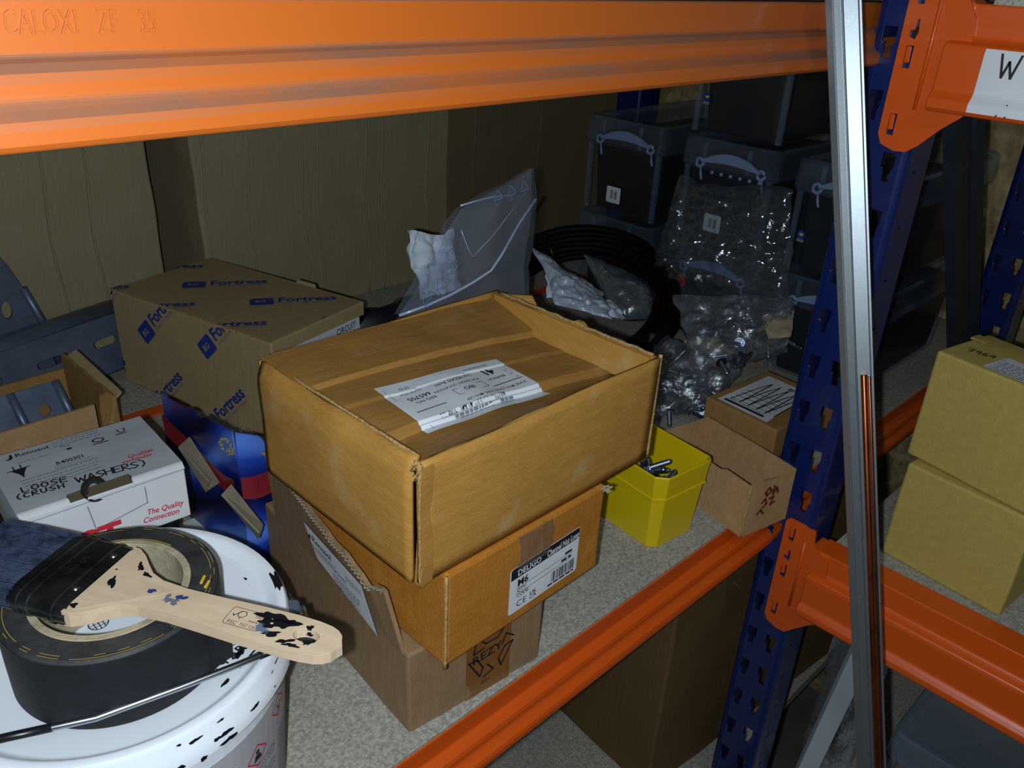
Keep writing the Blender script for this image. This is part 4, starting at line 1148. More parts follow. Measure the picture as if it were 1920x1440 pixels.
# ------------------------------------------------------------------ torn blue printed carton
t = thing('carton', 'torn glossy carton printed blue and dark red, behind the front stack', 'box', (-.507, .237, 0))
NL = MB()
def topz(y): return .150-.19*(y-.0)+ (.004*noise.noise(Vector((y*60, 1, 2))) if y < .09 else 0)
NL.grid(lambda u, v: (.002*math.sin(v*4+u*3), u*.140, v*topz(u*.140)), 24, 16)
NL.build('side_panel', 'print', t, solid=.0015, fixn=False)
FR = MB()
def ftop(x): return (.147-.50*x if x < .021 else .1365-1.6*(x-.021))+.004*noise.noise(Vector((x*120, 4, 2)))
FR.grid(lambda u, v: (u*.030*(1-.1*max(0, v-.5)), -.0015*math.sin(PI*u), v*ftop(u*.030)), 12, 16)
FR.build('front_panel', 'print', t, solid=.0015, fixn=False)
MB().grid(lambda u, v: (.030, u*.14, v*.085), 4, 4).build('side_panel', 'print', t, solid=.0015, fixn=False)
MB().grid(lambda u, v: (u*.030, .14, v*.085), 4, 4).build('rear_panel', 'print', t, solid=.0015, fixn=False)
lf = Frame((-.0032, .140, 0), (0, -1, 0), (0, 0, 1), warp=lambda a, b: .0018)
def yz(l): return [(.377-y, z) for y, z in l]
def strip_poly(ink, top, bot):
    for (a, b), (c, d) in zip(zip(top[:-1], top[1:]), zip(bot[:-1], bot[1:])): ink.poly([c, d, b, a])
ik = Ink(lf, .0006)
top = yz([(.3707, .1097), (.3500, .1075), (.3281, .1070), (.3083, .1050), (.2796, .1006), (.2507, .1004), (.2372, .1040)])
bot = yz([(.3690, .0887), (.3500, .0870), (.3281, .0890), (.3083, .0880), (.2834, .0842), (.2540, .0820), (.2372, .0850)])
strip_poly(ik, top, bot); ik.mb.build('red_band', 'printred', t, fixn=False)
ik = Ink(lf, .0009); ik.poly(yz([(.3157, .1006), (.3064, .0990), (.2894, .0900), (.2905, .0810), (.3143, .0840), (.3228, .0880)])); ik.mb.build('pale_print', 'printpale', t, fixn=False)
ff = Frame((0, 0, 0), (1, 0, 0), (0, 0, 1), warp=lambda a, b: .0015*math.sin(PI*min(1, a/.030))+.0004)
ik = Ink(ff, .0006); strip_poly(ik, [(0, .104), (.010, .1015), (.02, .101), (.0275, .102)], [(0, .083), (.010, .0790), (.02, .0780), (.0285, .079)]); ik.mb.build('red_band', 'printred', t, fixn=False)
tr = MB()
for i in range(16):
    a = i/16*2*PI
    p = Vector((-.004-.002*random.random(), .0070+.010*math.cos(a)*(.7+.5*random.random()), .133+.0055*math.sin(a)*(.6+.6*random.random())))
    q = p+Vector((-.002, random.uniform(-.004, .004), random.uniform(-.003, .003)))
    tr.tube([p, (p+q)/2, q], [.0016, .0012, .0003], 5)
tr.build('torn_hole', 'greykraft', t, fixn=False)
def slab(name, pts, off, mt, parent, solid=.0015, bevel=.0004):
    n = len(pts); o = Vector(off)
    mb = MB(); mb.add([Vector(p) for p in pts]+[Vector(p)+o for p in pts], [tuple(range(n)), tuple(range(2*n-1, n-1, -1))]+[(i, (i+1) % n, n+(i+1) % n, n+i) for i in range(n)])
    return mb.build(name, mt, parent, bevel=bevel)
D0 = Vector((-.507, .237, 0))
for pts in ([(-.511, .3174, .1087), (-.526, .3059, .1100), (-.528, .2469, .1050), (-.530, .2519, .0932), (-.514, .2613, .0900)],):
    slab('torn_flap', [Vector(p)-D0 for p in pts], (-.0015, 0, -.0015), 'greykraft', t)
slab('torn_flap', [Vector((-.010, -.004, .104)), Vector((-.022, -.012, .1040)), Vector((-.020, -.066, .0960)), Vector((-.018, -.060, .0860)), Vector((-.006, -.045, .0840))], (-.0015, 0, -.0015), 'greykraft', t)

tag(slab('paper_sheet', [(-.500, .345, .004), (-.585, .345, .004), (-.590, .240, .004), (-.540, .215, .004), (-.520, .2385, .004)], (0, 0, -.0035), 'whitecard', None), 'white card offcut on the shelf by the printed carton', 'card')

# ------------------------------------------------------------------ open carton with galvanised hardware, far left
t = thing('cardboard_box', 'open brown carton holding galvanised brackets at far left', 'box', (-.5200, .4640, 0), .06)
L, W, H = .30, .115, .086
def wallgrid(p0, p1, h0, h1, seed, amp=.002):
    p0, p1 = Vector(p0), Vector(p1)
    mb = MB()
    mb.grid(lambda u, v: (p0.lerp(p1, u).x, p0.lerp(p1, u).y, .0015+v*(h0+(h1-h0)*u+amp*noise.noise(Vector((u*8, seed, 0)))*v)), 20, 5)
    return mb
wallgrid((-L, 0, 0), (-.022, -.004, 0), .093, .090, 1).build('front_wall', 'kraft2', t, solid=.003, fixn=False)
wallgrid((0, 0, 0), (0, W, 0), .092, .098, 2).build('side_wall', 'kraft3', t, solid=.003, fixn=False)
wallgrid((-L, W, 0), (0, W, 0), .080, .080, 3).build('rear_wall', 'kraft3', t, solid=.003, fixn=False)
wallgrid((-L, 0, 0), (-L, W, 0), .09, .09, 4).build('side_wall', 'kraft3', t, solid=.003, fixn=False)
MB().box((-L, 0, .0012), (0, W, .0035)).build('base', 'kraft3', t)
slab('torn_flap', [(-.022, -.004, .004), (.0, .0, .002), (.001, .001, .092), (-.006, -.001, .100), (-.012, .008, .094), (-.018, -.002, .080)], (0, -.002, 0), 'kraft3', t)
slab('side_flap', [(0, .0, .090), (.008, .002, .094), (.010, W-.01, .104), (0, W-.005, .097)], (0, 0, -.003), 'kraft', t)
t = thing('strut_channel', 'slotted galvanised steel channel lying behind the left carton', 'channel', (-.50, .6890, .0620), .265)
def round_rect_hole(cx, cz, w_, h_, n=5):
    r = h_/2; out = []
    for sgn, a0 in ((1, -PI/2), (-1, PI/2)):
        for k in range(n+1):
            a = a0+PI*k/n; out.append((cx+sgn*(w_/2-r)+r*math.cos(a), cz+r*math.sin(a)))
    return out
fr = Frame((0, 0, 0), (1, 0, 0), (0, .28, 1))
mb = MB()
for k in range(4):
    x0_ = -.20+k*.0735
    q = plate([(x0_, -.054), (x0_+.0735, -.054), (x0_+.0735, .014), (x0_, .014)], [round_rect_hole(x0_+.036, -.016, .032, .0100)], fr, .0025)
    mb.add(q.v, q.f)
mb.build('web', 'galv', t, fixn=False)
mb = MB()
prof = [(.014*math.sin(a), .014-.0+.013*(1-math.cos(a))*0+.0) for a in (0,)]
def lip(u, v):
    a = v*PI*.5
    p = fr.at(-.20+u*.294, .014+.014*math.sin(a), -.014*(1-math.cos(a)))
    return p
mb.grid(lip, 2, 8); mb.grid(lambda u, v: fr.at(-.20+u*.294, .028-.000*v, -.014-v*.014), 2, 2); mb.grid(lambda u, v: fr.at(-.20+u*.294, -.054, -v*.020), 2, 2)
mb.build('flange', 'galv', t, smooth=True, solid=.002, fixn=False)
t = thing('bracket', 'galvanised bracket plate with rounded top rising behind the channel, left edge', 'bracket', (-.5460, .7400, 0))
A_ = [(-.060, .175), (.012, .1740), (.024, .150), (.032, .128), (.0365, .106), (.042, .0950), (.055, .048), (.060, .0), (-.060, .0)]
plate(A_[::-1], [[(.012+.006*math.cos(-k*PI/6), .098+.011*math.sin(-k*PI/6)) for k in range(12)]], Frame((0, 0, 0), (1, 0, 0), (0, 0, 1)), .004).build('plate', 'galv', t, fixn=False)
MB().tube([(.0335, -.002, .122), (.047, -.002, .075), (.058, -.002, .002)], .0045, 8).build('rib', 'galv', t, smooth=True)
t = thing('bracket', 'galvanised ribbed base plate with a round hole in the left carton', 'bracket', (-.5620, .5500, .0045), .06)
fr = Frame((0, 0, 0), (1, 0, 0), (0, .35, 1))
plate([(-.09, 0), (.0350, 0), (.0250, .072), (-.09, .072)], [[(.0035+.006*math.cos(k*PI/8), .045+.0065*math.sin(k*PI/8)) for k in range(16)]], fr, .004).build('plate', 'galv', t, fixn=False)
for x0_, x1_ in ((.030, .021), (-.016, -.024)):
    MB().tube([fr.at(x0_, .001, .002), fr.at(x1_, .072, .002)], .0045, 8).build('rib', 'galv', t, smooth=True)
t = tag(MB().grid(lambda u, v: ((.010+.006*math.sin(PI*v))*math.cos(2*PI*u), (.010+.006*math.sin(PI*v))*math.sin(2*PI*u), v*.030), 20, 8).build('rubber_cap', 'black', None, smooth=True, loc=(-.6560, .4180, .0)), 'small black rubber cap at the left edge of the photo', 'cap')
t.scale = (1, 1, 3.6)
tag(MB().box((-.7300, .2150, .0), (-.6850, .2900, .138)).build('plastic_block', 'teal', bevel=.006, seg=3), 'teal plastic block peeking out at the left edge beside the white carton', 'block')

# ------------------------------------------------------------------ tall cartons at the back
def tall(label, x0, x1, y0, y1, h_, mt, lean=0, folds=()):
    t = thing('cardboard_box', label, 'box', (x0, y0, 0), 0, None, (lean, 0, 0))
    o = crate(x1-x0, y1-y0, h_, mt, t, amp=.0025, seed=x0*3, bevel=.003)
    for x in folds:
        MB().tube([(x+.003*math.sin(q), -.0012, q*h_/14) for q in range(15)], .0016, 5).build('crease', mt, t, smooth=True)
    return t
tall('tall grey-brown carton standing at the back left', -1.25, -.330, .770, 1.15, .46, 'sheet', 0, (.35, .55, .62, .79, .84))
tall('tall grey-brown carton standing at the back centre', -.285, .150, .742, 1.15, .46, 'sheet', 0, (.012, .075, .16, .185, .27, .30, .39))
tall('tall darker carton at the back, right of the centre one', .156, .700, .752, 1.1, .46, 'sheetdark', 0, (.06, .22))
tall('narrow dark carton set back in the gap between two tall cartons', -.326, -.29, .900, 1.1, .46, 'sheetdark')

# ------------------------------------------------------------------ rear upright seen past the stacked tubs
rt_ = thing('upright_frame', 'dark blue slotted rear upright half hidden behind the black boxes', 'racking', (0, 0, -1.0))
upright(rt_, .455, .594, .645, -1.0, .95, .05, 'post')
lower_children(rt_, 1.0)

# ------------------------------------------------------------------ black-filled clear storage boxes
def storage_box(label, loc, L, W, H, dark=True, arch=1, barcode=True, badge=True, group=None, studs=False, rz=0):
    t = thing('storage_box', label, 'box', loc, rz, group)
    hb = H-.040; ins = .010
    def rr(inx, iny, r, z, n=5):
        out = []
        for (sx, sy, a0) in ((1,1,0),(-1,1,PI/2),(-1,-1,PI),(1,-1,1.5*PI)):
            for k in range(n):
                a = a0+k*PI/2/(n-1)
                out.append((L/2+sx*(L/2-inx-r)+r*math.cos(a), W/2+sy*(W/2-iny-r)+r*math.sin(a), z))
        return out
    def loft(levels):
        mb = MB(); R_ = [rr(*q) for q in levels]; n = len(R_[0])
        vs = [p for r in R_ for p in r]
        fs = [(i*n+j, i*n+(j+1) % n, (i+1)*n+(j+1) % n, (i+1)*n+j) for i in range(len(R_)-1) for j in range(n)]
        fs.append(tuple(range(n))[::-1]); fs.append(tuple((len(R_)-1)*n+j for j in range(n)))
        return mb.add(vs, fs)
    b = loft([(ins+.006, ins+.006, .012, .004), (ins+.003, ins+.003, .014, .010), (ins, ins, .014, hb)]).build('tub', 'tub', t, smooth=False)
    if dark: loft([(ins+.010, ins+.010, .010, .0065), (ins+.003, ins+.003, .012, hb+.012)]).build('contents', 'blackcontent', t)
    lid = loft([(.002, .002, .014, hb), (.0, .0, .016, hb+.004), (.0015, .0015, .016, H-.004), (.004, .004, .014, H), (.010, .010, .012, H), (.014, .014, .010, H-.006)])
    lid = lid.build('lid', 'tublid' if dark else 'tubpale', t)
    for y in (W*.27, W*.72): MB().box((-.001, y-.003, hb+.004), (.001, y+.003, H-.004)).build('lid_rib', 'tublid', lid)
    for y in (.012, W-.012): MB().box((ins-.003, y-.0035, .006), (ins+.002, y+.0035, hb)).build('tub_rib', 'tublid', t)
    for xs, sg in ((-.004, 1),):
        c = MB(); y0_, y1_ = W*.12, W*.74; zc = H-.030 if arch > 0 else H-.030
        up_ = [(y0_+(y1_-y0_)*k/14, zc+arch*.017*math.sin(PI*k/14)**.8) for k in range(15)]
        dn_ = [(y0_+(y1_-y0_)*k/14, zc+arch*(-.001+.004*math.sin(PI*k/14))) for k in range(15)][::-1]
        c.prism(up_+dn_[1:-1], lambda a, b: (xs-.003, a, b), lambda a, b: (xs+.003, a, b))
        cl = c.build('clip', 'clip', t, bevel=.001)
        for y in (y0_, y1_):
            rg = MB(); rg.tube([(xs-.001, y+.0055*math.cos(a*PI/6), zc-.001+.0055*math.sin(a*PI/6)) for a in range(12)], .0024, 6, closed=True); rg.build('hinge_ring', 'clip', cl, smooth=True)
            rg = MB(); rg.tube([(xs, y-.001, zc-.006*arch), (xs-.001, y-.004, zc-.016*arch), (xs-.002, y-.007, zc-.023*arch)], .0019, 6); rg.build('hook', 'clip', cl, smooth=True)
    fr = Frame((ins-.0005, W, 0), (0, -1, 0), (0, 0, 1))
    if barcode:
        s_ = Ink(fr, .0008); s_.rrect(.0645, .033, .0270, .0245, .002); so = s_.build('paper', t, 'barcode_sticker')
        ik = Ink(fr, .0012); ik.barcode(.0585, .0270, .0055, .0130, 3); ik.barcode(.0665, .0265, .0050, .0130, 5); ik.build('ink', so)
    if badge:
        s_ = Ink(fr, .0008); s_.blob(.0245, .050, .0055, .0062, 3, amp=.03); so = s_.build('blueink', t, 'round_badge')
        s_ = Ink(fr, .0012); s_.blob(.0250, .0505, .0022, .0022, 8, amp=.5); s_.build('yellow', so, 'badge_mark')
        s_ = Ink(fr, .0008); s_.rrect(.0245, .0425, .010, .004, .001); s_.build('greyink', t, 'badge_caption')
    if studs:
        for k in range(6): MB().lathe([(0, .003), (.0022, .0025), (.003, 0), (0, 0)], 12).build('stud', 'clip', lid, smooth=True, loc=(-.004, W*.60-k*.0145, hb-.001+.001*k*0)).rotation_euler = (0, -PI/2, 0)
    return t
SX = .235; SH = .1465
cols = [(.030, .152, 2, 'nearest'), (.203, .152, 3, 'middle'), (.386, .152, 2, 'farthest')]
names = {('nearest', 0): 'black-filled clear storage box on the shelf, bottom of the nearest stack', ('nearest', 1): 'black-filled clear storage box on top of the nearest stack, behind the corner post',
 ('middle', 0): 'black-filled clear storage box behind the clear bags, bottom of the middle stack', ('middle', 1): 'black-filled clear storage box with a row of pale studs, second in the middle stack',
 ('middle', 2): 'black-filled clear storage box with lowered handle, topmost under the orange beam', ('farthest', 0): 'black-filled clear storage box behind the cable coil, bottom of the farthest stack',
 ('farthest', 1): 'black-filled clear storage box with barcode sticker, top of the farthest stack'}
for y0_, W_, n_, nm in cols:
    for k in range(n_):
        storage_box(names[(nm, k)], (SX+(.006 if nm == 'farthest' else 0)+.004*k, y0_, .0005+k*SH), .30, W_, .146, True, -1 if (nm == 'middle' and k == 2) else 1,
                    barcode=(nm, k) in (('farthest', 1), ('middle', 1)), badge=(nm, k) in (('middle', 2), ('nearest', 1)), group='stacked storage boxes', studs=(nm, k) == ('middle', 1))
storage_box('empty clear storage box with see-through lid on the lower right shelf', (.075, -.405, -.4595), .33, .243, .160, False, 1, False, False)

# ------------------------------------------------------------------ bags, papers and cable behind the stack
t = thing('zip_bag', 'milky zip-lock bag with white recycling triangles standing behind the ochre box', 'bag', (-.28, .2, 0.0))
O_ = Vector((-.28, .2, 0))
ZL = [(-.3689, .2251), (-.358, .2400), (-.3412, .2585), (-.326, .2719), (-.3143, .2943), (-.3024, .3058), (-.2703, .3145), (-.2442, .3205), (-.2134, .3297)]
ZR = [(-.2089, .1756), (-.2089, .2019), (-.2170, .2370), (-.2099, .2646), (-.2093, .2942), (-.2095, .3087), (-.2107, .3174), (-.2120, .3232), (-.2129, .3290)]
def lerp_list(l, v):
    f = v*(len(l)-1); i = min(int(f), len(l)-2); q = f-i
    return Vector((l[i][0]*(1-q)+l[i+1][0]*q, l[i][1]*(1-q)+l[i+1][1]*q))
def zsheet(off, amp, sd):
    def fn(u, v):
        a = lerp_list(ZL, v); b = lerp_list(ZR, v); p = a.lerp(b, u)
        y = off-amp*math.sin(PI*u)*math.sin(PI*min(1, v*.9+.1))+.004*noise.noise(Vector((p.x*30, p.y*30, sd)))
        return Vector((p.x, .2+y, p.y))-O_
    return fn
mb = MB(); mb.grid(zsheet(0, .012, 1), 24, 24); mb.build('front_sheet', 'zipfilm', t, smooth=True, fixn=False)
mb = MB(); mb.grid(zsheet(.006, -.006, 4), 24, 24); mb.build('rear_sheet', 'zipfilm', t, smooth=True, fixn=False)
zr_ = [(-.3711, .2273), (-.3436, .2304), (-.3175, .2358), (-.296, .2425), (-.2776, .2503), (-.2628, .2605), (-.2535, .2674), (-.2368, .2833), (-.2131, .3027)]
MB().tube([Vector((x, .1855+.0115*abs(i-4)/4, z))-O_ for i, (x, z) in enumerate(zr_)], .0013, 6).build('zip_ridge', 'zipbar', t, smooth=True)
MB().tube([Vector((x, .2+.004, z))-O_ for x, z in [(-.2989, .3079), (-.2811, .3093), (-.2626, .31), (-.2396, .3087)]], .0009, 6).build('zip_ridge', 'zipbar', t, smooth=True)
MB().tube([Vector((x, .1880, z))-O_ for x, z in [(-.3117, .2927), (-.3024, .2732), (-.2968, .2665), (-.2878, .2726), (-.2734, .282), (-.2498, .302)]], .0004, 6).build('fold_line', 'zipbar', t, smooth=True)
ik = Ink(Frame(Vector((0, .1850, 0))-O_, (1, 0, 0), (0, 0, 1)), 0)
for (x, z, rot) in ((-.3513, .242, .55), (-.3368, .2512, .55), (-.3269, .2625, .55), (-.2666, .3142, .2), (-.2505, .3157, .2), (-.2347, .3178, .2)):
    pts = [(x+.0062*math.cos(rot+PI/2+k*2*PI/3), z+.0062*math.sin(rot+PI/2+k*2*PI/3)) for k in range(4)]
    if z > .3: ik.fr = Frame(Vector((0, .1915, 0))-O_, (1, 0, 0), (0, 0, 1))
    ik.line(pts, .0008); ik.text('04', x-.0018, z-.0018, .0034, rot=rot); ik.text('LDPE', x-.004+.004*math.sin(rot), z-.0085, .0028, rot=rot)
ik.mb.build('recycling_marks', 'clip', t, fixn=False)
pillow((-.065, .020, .004), (.08, .020, .004), (.08, .020, .180), (-.075, .020, .215), .024, 18, 18, .003, 25, 2).build('pouch', 'zipfilm', t, smooth=True)

tag(pillow((-.225, .345, .150), (-.165, .352, .150), (-.170, .358, .226), (-.240, .355, .238), .012, 22, 22, .008, 40, 3).build('crumpled_tissue', 'tissue', smooth=True), 'crumpled white tissue left of the milky zip bag', 'paper')
tag(pillow((-.30, .31, .003), (-.06, .31, .003), (-.06, .345, .165), (-.30, .345, .165), .05, 20, 20, .012, 22, 5).build('bin_liner', 'rubbish', smooth=True), 'dark plastic bag in the shadow behind the ochre box', 'bag')
tag(pillow((-.195, .50, .003), (-.06, .50, .003), (-.06, .52, .082), (-.195, .52, .088), .06, 20, 20, .014, 24, 8).build('bin_liner', 'rubbish', smooth=True), 'low black plastic bag beside the blue-printed carton', 'bag')
t = thing('wrapped_packet', 'crumpled silver-grey paper packet lying on the cable coil', 'packet', (0, 0, 0))
pillow((-.050, .302, .124), (-.016, .246, .118), (.042, .309, .120), (-.022, .374, .172), .024, 30, 26, .0055, 34, 4).build('paper_wrap', 'crumple', t, smooth=False)
pillow((.000, .270, .110), (.030, .258, .102), (.060, .305, .105), (.020, .325, .112), .006, 18, 18, .006, 45, 9).build('tissue_end', 'tissue', t, smooth=True)
pillow((-.050, .322, .130), (-.030, .308, .128), (-.012, .335, .140), (-.022, .352, .150), .008, 14, 14, .005, 50, 11).build('tissue_end', 'tissue', t, smooth=True)
pillow((.030, .330, .118), (.050, .320, .114), (.058, .345, .118), (.036, .352, .122), .006, 12, 12, .004, 50, 12).build('tissue_end', 'tissue', t, smooth=True)

# coil of cable leaning against the tubs
ct, st_ = math.cos(.2), math.sin(.2); cy_, sy_ = math.cos(-.4), math.sin(-.4)
Rx = Matrix(((1, 0, 0), (0, ct, -st_), (0, st_, ct))); Ry = Matrix(((cy_, 0, sy_), (0, 1, 0), (-sy_, 0, cy_)))
RC = Rx @ Ry
t = thing('cable_coil', 'coil of thick black cable in front of the storage boxes', 'cable', (.078, .375, .080))
rd = random.Random(12)
cb = MB(); n_t = 13; pts = []
for k in range(n_t*40):
    a = 2*PI*k/40; j = k//40
    lay = (j % 4, j//4)
    r = .134-.010*lay[0]+.0015*math.sin(a*2+j); zz = -.014+.0085*lay[1]+.0012*math.sin(3*a+j*2)
    if k % 40 > 34: 
        f = (k % 40-34)/6; j2 = j+1; l2 = (j2 % 4, j2//4)
        r = r*(1-f)+(.134-.010*l2[0])*f; zz = zz*(1-f)+(-.014+.0085*l2[1])*f
    pts.append(RC @ Vector((r*math.cos(a), r*math.sin(a), zz)))
cb.tube(pts, .0052, 8).build('cable', 'cable', t, smooth=True)
for a in (2.4, 1.2):
    MB().tube([RC @ Vector(((.119+.027*math.cos(b*PI/8))*math.cos(a), (.119+.027*math.cos(b*PI/8))*math.sin(a), .020*math.sin(b*PI/8)-.001)) for b in range(16)], .0022, 6, closed=True).build('tie', 'black', t, smooth=True)
MB().box((-.009, -.002, -.004), (.009, .002, .004)).build('marker_tag', 'redtag', t, loc=RC @ Vector((.142*math.cos(-.62), .142*math.sin(-.62), .006))).rotation_euler = (0, -.3, 1.0)
tag(pillow((.085, .310, .070), (.140, .275, .066), (.190, .350, .085), (.120, .415, .130), .050, 30, 30, .004, 20, 21).build('film_wrap', 'film2', smooth=True), 'clear film wrapping bulging inside the cable coil', 'film')

# clear bags of fixings
def hexbolt():
    t = thing('bolt', 'zinc hex bolt lying in the yellow bin', 'bolt', (0, 0, 0))
    h = MB(); hexa = [(.0055*math.cos(k*PI/3), .0055*math.sin(k*PI/3)) for k in range(6)]
    h.prism(hexa, lambda a, b: (0, a, b), lambda a, b: (.0040, a, b)); h.build('head', 'zinc', t, bevel=.0005)
    MB().add(*(lambda m_: (m_.v, m_.f))(MB().lathe([(0, .0040), (.0075, .0040), (.0078, .0046), (.0075, .0054), (0, .0054)], 20))).build('flange', 'zinc', t).rotation_euler = (0, PI/2, 0)
    prof = [(0, .005)]
    for k in range(14): prof += [(.0030, .0055+k*.0018), (.0025, .0064+k*.0018)]
    prof += [(.0025, .0312), (.0010, .0330), (0, .0330)]
    s_ = MB().lathe(prof, 12).build('thread', 'zinc', t); s_.rotation_euler = (0, PI/2, 0)
    return t
bolt0 = hexbolt()
rd = random.Random(21)
# yellow bin
BL, BW, BH = .0722, .0979, .0839
t = thing('storage_bin', 'bright yellow plastic bin holding loose bolts, right of the stack', 'bin', (-.2134, .0186, 0), -.1028)
def ring(ins, ch, z):
    x0_, y0_, x1_, y1_ = ins, ins, BL-ins, BW-ins
    return [(x0_+ch, y0_, z), (x1_-ch*.5, y0_, z), (x1_, y0_+ch*.5, z), (x1_, y1_-ch*.5, z), (x1_-ch*.5, y1_, z), (x0_+ch*.5, y1_, z), (x0_, y1_-ch*.5, z), (x0_, y0_+ch, z)]
levels = [ring(.0068, .0075, 0), (ring(.0030, .0085, .0560)), ring(.0020, .0085, .0585), ring(-.0002, .0095, BH-.0012), ring(.0002, .0095, BH), ring(.0016, .009, BH), ring(.0034, .0085, .0585), ring(.0075, .008, .0022)]
mb = MB(); vs_ = [p for r in levels for p in r]
mb.add(vs_, [(i*8+j, i*8+(j+1) % 8, (i+1)*8+(j+1) % 8, (i+1)*8+j) for i in range(len(levels)-1) for j in range(8)]+[tuple(range(8))[::-1], tuple(7*8+j for j in range(8))])
mb.build('body', 'yellow', t, bevel=.0007)
rb = MB(); lv = [ring(.0019, .0086, .0575), ring(.0010, .0088, .0580), ring(.0010, .0088, .0592), ring(.0018, .0086, .0597)]
vs_ = [p for r in lv for p in r]; rb.add(vs_, [(i*8+j, i*8+(j+1) % 8, (i+1)*8+(j+1) % 8, (i+1)*8+j) for i in range(3) for j in range(8)])
rb.build('rim_step', 'yellow', t, fixn=False)
Mb = Matrix.Translation((-.2134, .0186, 0)) @ Matrix.Rotation(-.1028, 4, 'Z')
spots = [(.014, .046, .0640, .05, -.6), (.018, .040, .0690, .10, -.25), (.017, .052, .0610, .25, -.85), (.022, .014, .0590, .1, -.5), (.016, .026, .0640, .2, .9), (.030, .020, .0470, 0, 2.2),
         (.024, .050, .048, .2, 1.9), (.040, .030, .038, .1, .6), (.034, .046, .040, -.2, 2.6), (.030, .062, .034, .2, 1.0), (.044, .060, .028, 0, .3), (.026, .076, .026, .1, 2.0), (.046, .078, .022, 0, 2.9), (.020, .030, .038, .2, 1.2), (.022, .060, .022, 0, .4), (.042, .044, .020, 0, 1.8)]
blabs = {0: 'zinc bolt pointing across the front of the yellow bin'}
for i, (x, y, z, pt, yw) in enumerate(spots):
    o = bolt0 if i == 0 else copy_tree(bolt0)
    for tries in range(40):
        ex, ey = x+.034*math.cos(yw), y+.034*math.sin(yw)
        if .013 < ex < .058 and .014 < ey < .084: break
        yw += .4
    x = min(max(x, .017), .055); y = min(max(y, .018), .080)
    o.location = Mb @ Vector((x, y, z)); o.rotation_euler = (rd.uniform(0, 3), -pt, yw-.1)
    o['label'] = 'loose zinc bolt in the heap inside the yellow bin'; o['group'] = 'bolts in the yellow bin'
bd = MB(); bd.lathe([(.0045, 0), (.0100, 0), (.0100, .0014), (.0045, .0014), (.0045, 0)], 24)
tag(bd.build('washer', 'zinc', None, loc=Mb @ Vector((.020, .038, .0690))), 'round zinc washer standing on the bolts in the yellow bin', 'washer').rotation_euler = (.9, .3, .4)

def bag(name, label, A, B, C, D, th, mt='film', seed=0, amp=.006, n=34, sc=30):
    return tag(pillow(A, B, C, D, th, n, n, amp, sc, seed).build(name, mt, smooth=True), label, 'bag')
bag('clear_bag', 'tall crumpled clear plastic bag standing in front of the storage boxes', (.180, .345, .070), (.175, .112, .105), (.190, .150, .262), (.195, .318, .246), .045, 'film', 1, .008, 44, 26)
bag('clear_bag', 'clear plastic bag of bolts slumped beside the yellow bin', (-.018, .172, .014), (.070, .130, .014), (.122, .135, .064), (.085, .262, .066), .048, 'film2', 2, .006, 40, 38)
bag('clear_bag', 'clear plastic bag with a pale paper slip, resting behind the labelled small box', (.030, .150, .062), (.172, .105, .072), (.205, .125, .128), (.105, .240, .122), .050, 'film2', 3, .007, 40, 34)
tag(pillow((.0700, .150, .066), (.105, .125, .075), (.135, .180, .084), (.080, .205, .078), .004, 14, 14, .003, 30, 7).build('paper_slip', 'core', smooth=True), 'creased cream paper slip inside the bag of bolts', 'paper')
tag(pillow((.128, .115, .098), (.150, .095, .100), (.190, .118, .118), (.150, .140, .116), .003, 14, 14, .002, 30, 9).build('paper_slip', 'core', smooth=True), 'pale paper slip inside the bag behind the small labelled box', 'paper')
for i in range(46):
    u, v = rd.random(), rd.random()
    A, B, C, D = Vector((-.012, .170, .008)), Vector((.066, .134, .008)), Vector((.116, .140, .050)), Vector((.082, .252, .052))
    p = (A*(1-u)+B*u)*(1-v)+(D*(1-u)+C*u)*v
    o = copy_tree(bolt0); o.location = p+Vector((0, 0, rd.uniform(-.002, .010))); o.rotation_euler = (rd.uniform(0, 3), rd.uniform(-.6, .6), rd.uniform(0, 6.28))
    o.scale = (.8, .9, .9)
    o['label'] = 'zinc bolt inside the slumped clear bag'; o['group'] = 'bolts in the clear bag'
for i in range(30):
    u, v = rd.random(), rd.random()
    A, B, C, D = Vector((.060, .140, .075)), Vector((.165, .112, .078)), Vector((.195, .130, .112)), Vector((.125, .200, .112))
    p = (A*(1-u)+B*u)*(1-v)+(D*(1-u)+C*u)*v
    o = copy_tree(bolt0); o.location = p; o.rotation_euler = (rd.uniform(0, 3), rd.uniform(-.6, .6), rd.uniform(0, 6.28)); o.scale = (.8, .9, .9)
    o['label'] = 'zinc bolt inside the clear bag with the paper slip'; o['group'] = 'bolts in the upper clear bag'

# ------------------------------------------------------------------ small boxes at the right end
t = thing('cardboard_box', 'small open-topped kraft box with a faded red scribble, right of the yellow bin', 'box', (-.1207, -.0205, 0), -.2045)
L, W, H = .0640, .1231, .0592
def wall_(a, b, fn, mt='kraft2', name='wall', nn=18):
    a, b = Vector(a), Vector(b); mb = MB()
    mb.grid(lambda u, v: (a.lerp(b, u).x+.0012*math.sin(u*5)*v, a.lerp(b, u).y, v*fn(u)), nn, 8)
    return mb.build(name, mt, t, solid=.0022, fixn=False, off=0)
wall_((0, 0, 0), (L, 0, 0), lambda u: H+.001*math.sin(u*8), name='front_wall')
wall_((0, 0, 0), (0, W, 0), lambda u: H-(.0035 if .30 < u < .62 else 0)-(.004 if .60 < u < .66 else 0), name='side_wall')
wall_((L, 0, 0), (L, W, 0), lambda u: H, name='side_wall')
wall_((0, W, 0), (L, W, 0), lambda u: H-.002, name='rear_wall')
MB().box((0, 0, .0004), (L, W, .0024)).build('base', 'kraft3', t)
ik = Ink(Frame((0, -.0012, 0), (1, 0, 0), (0, 0, 1)), .0006)
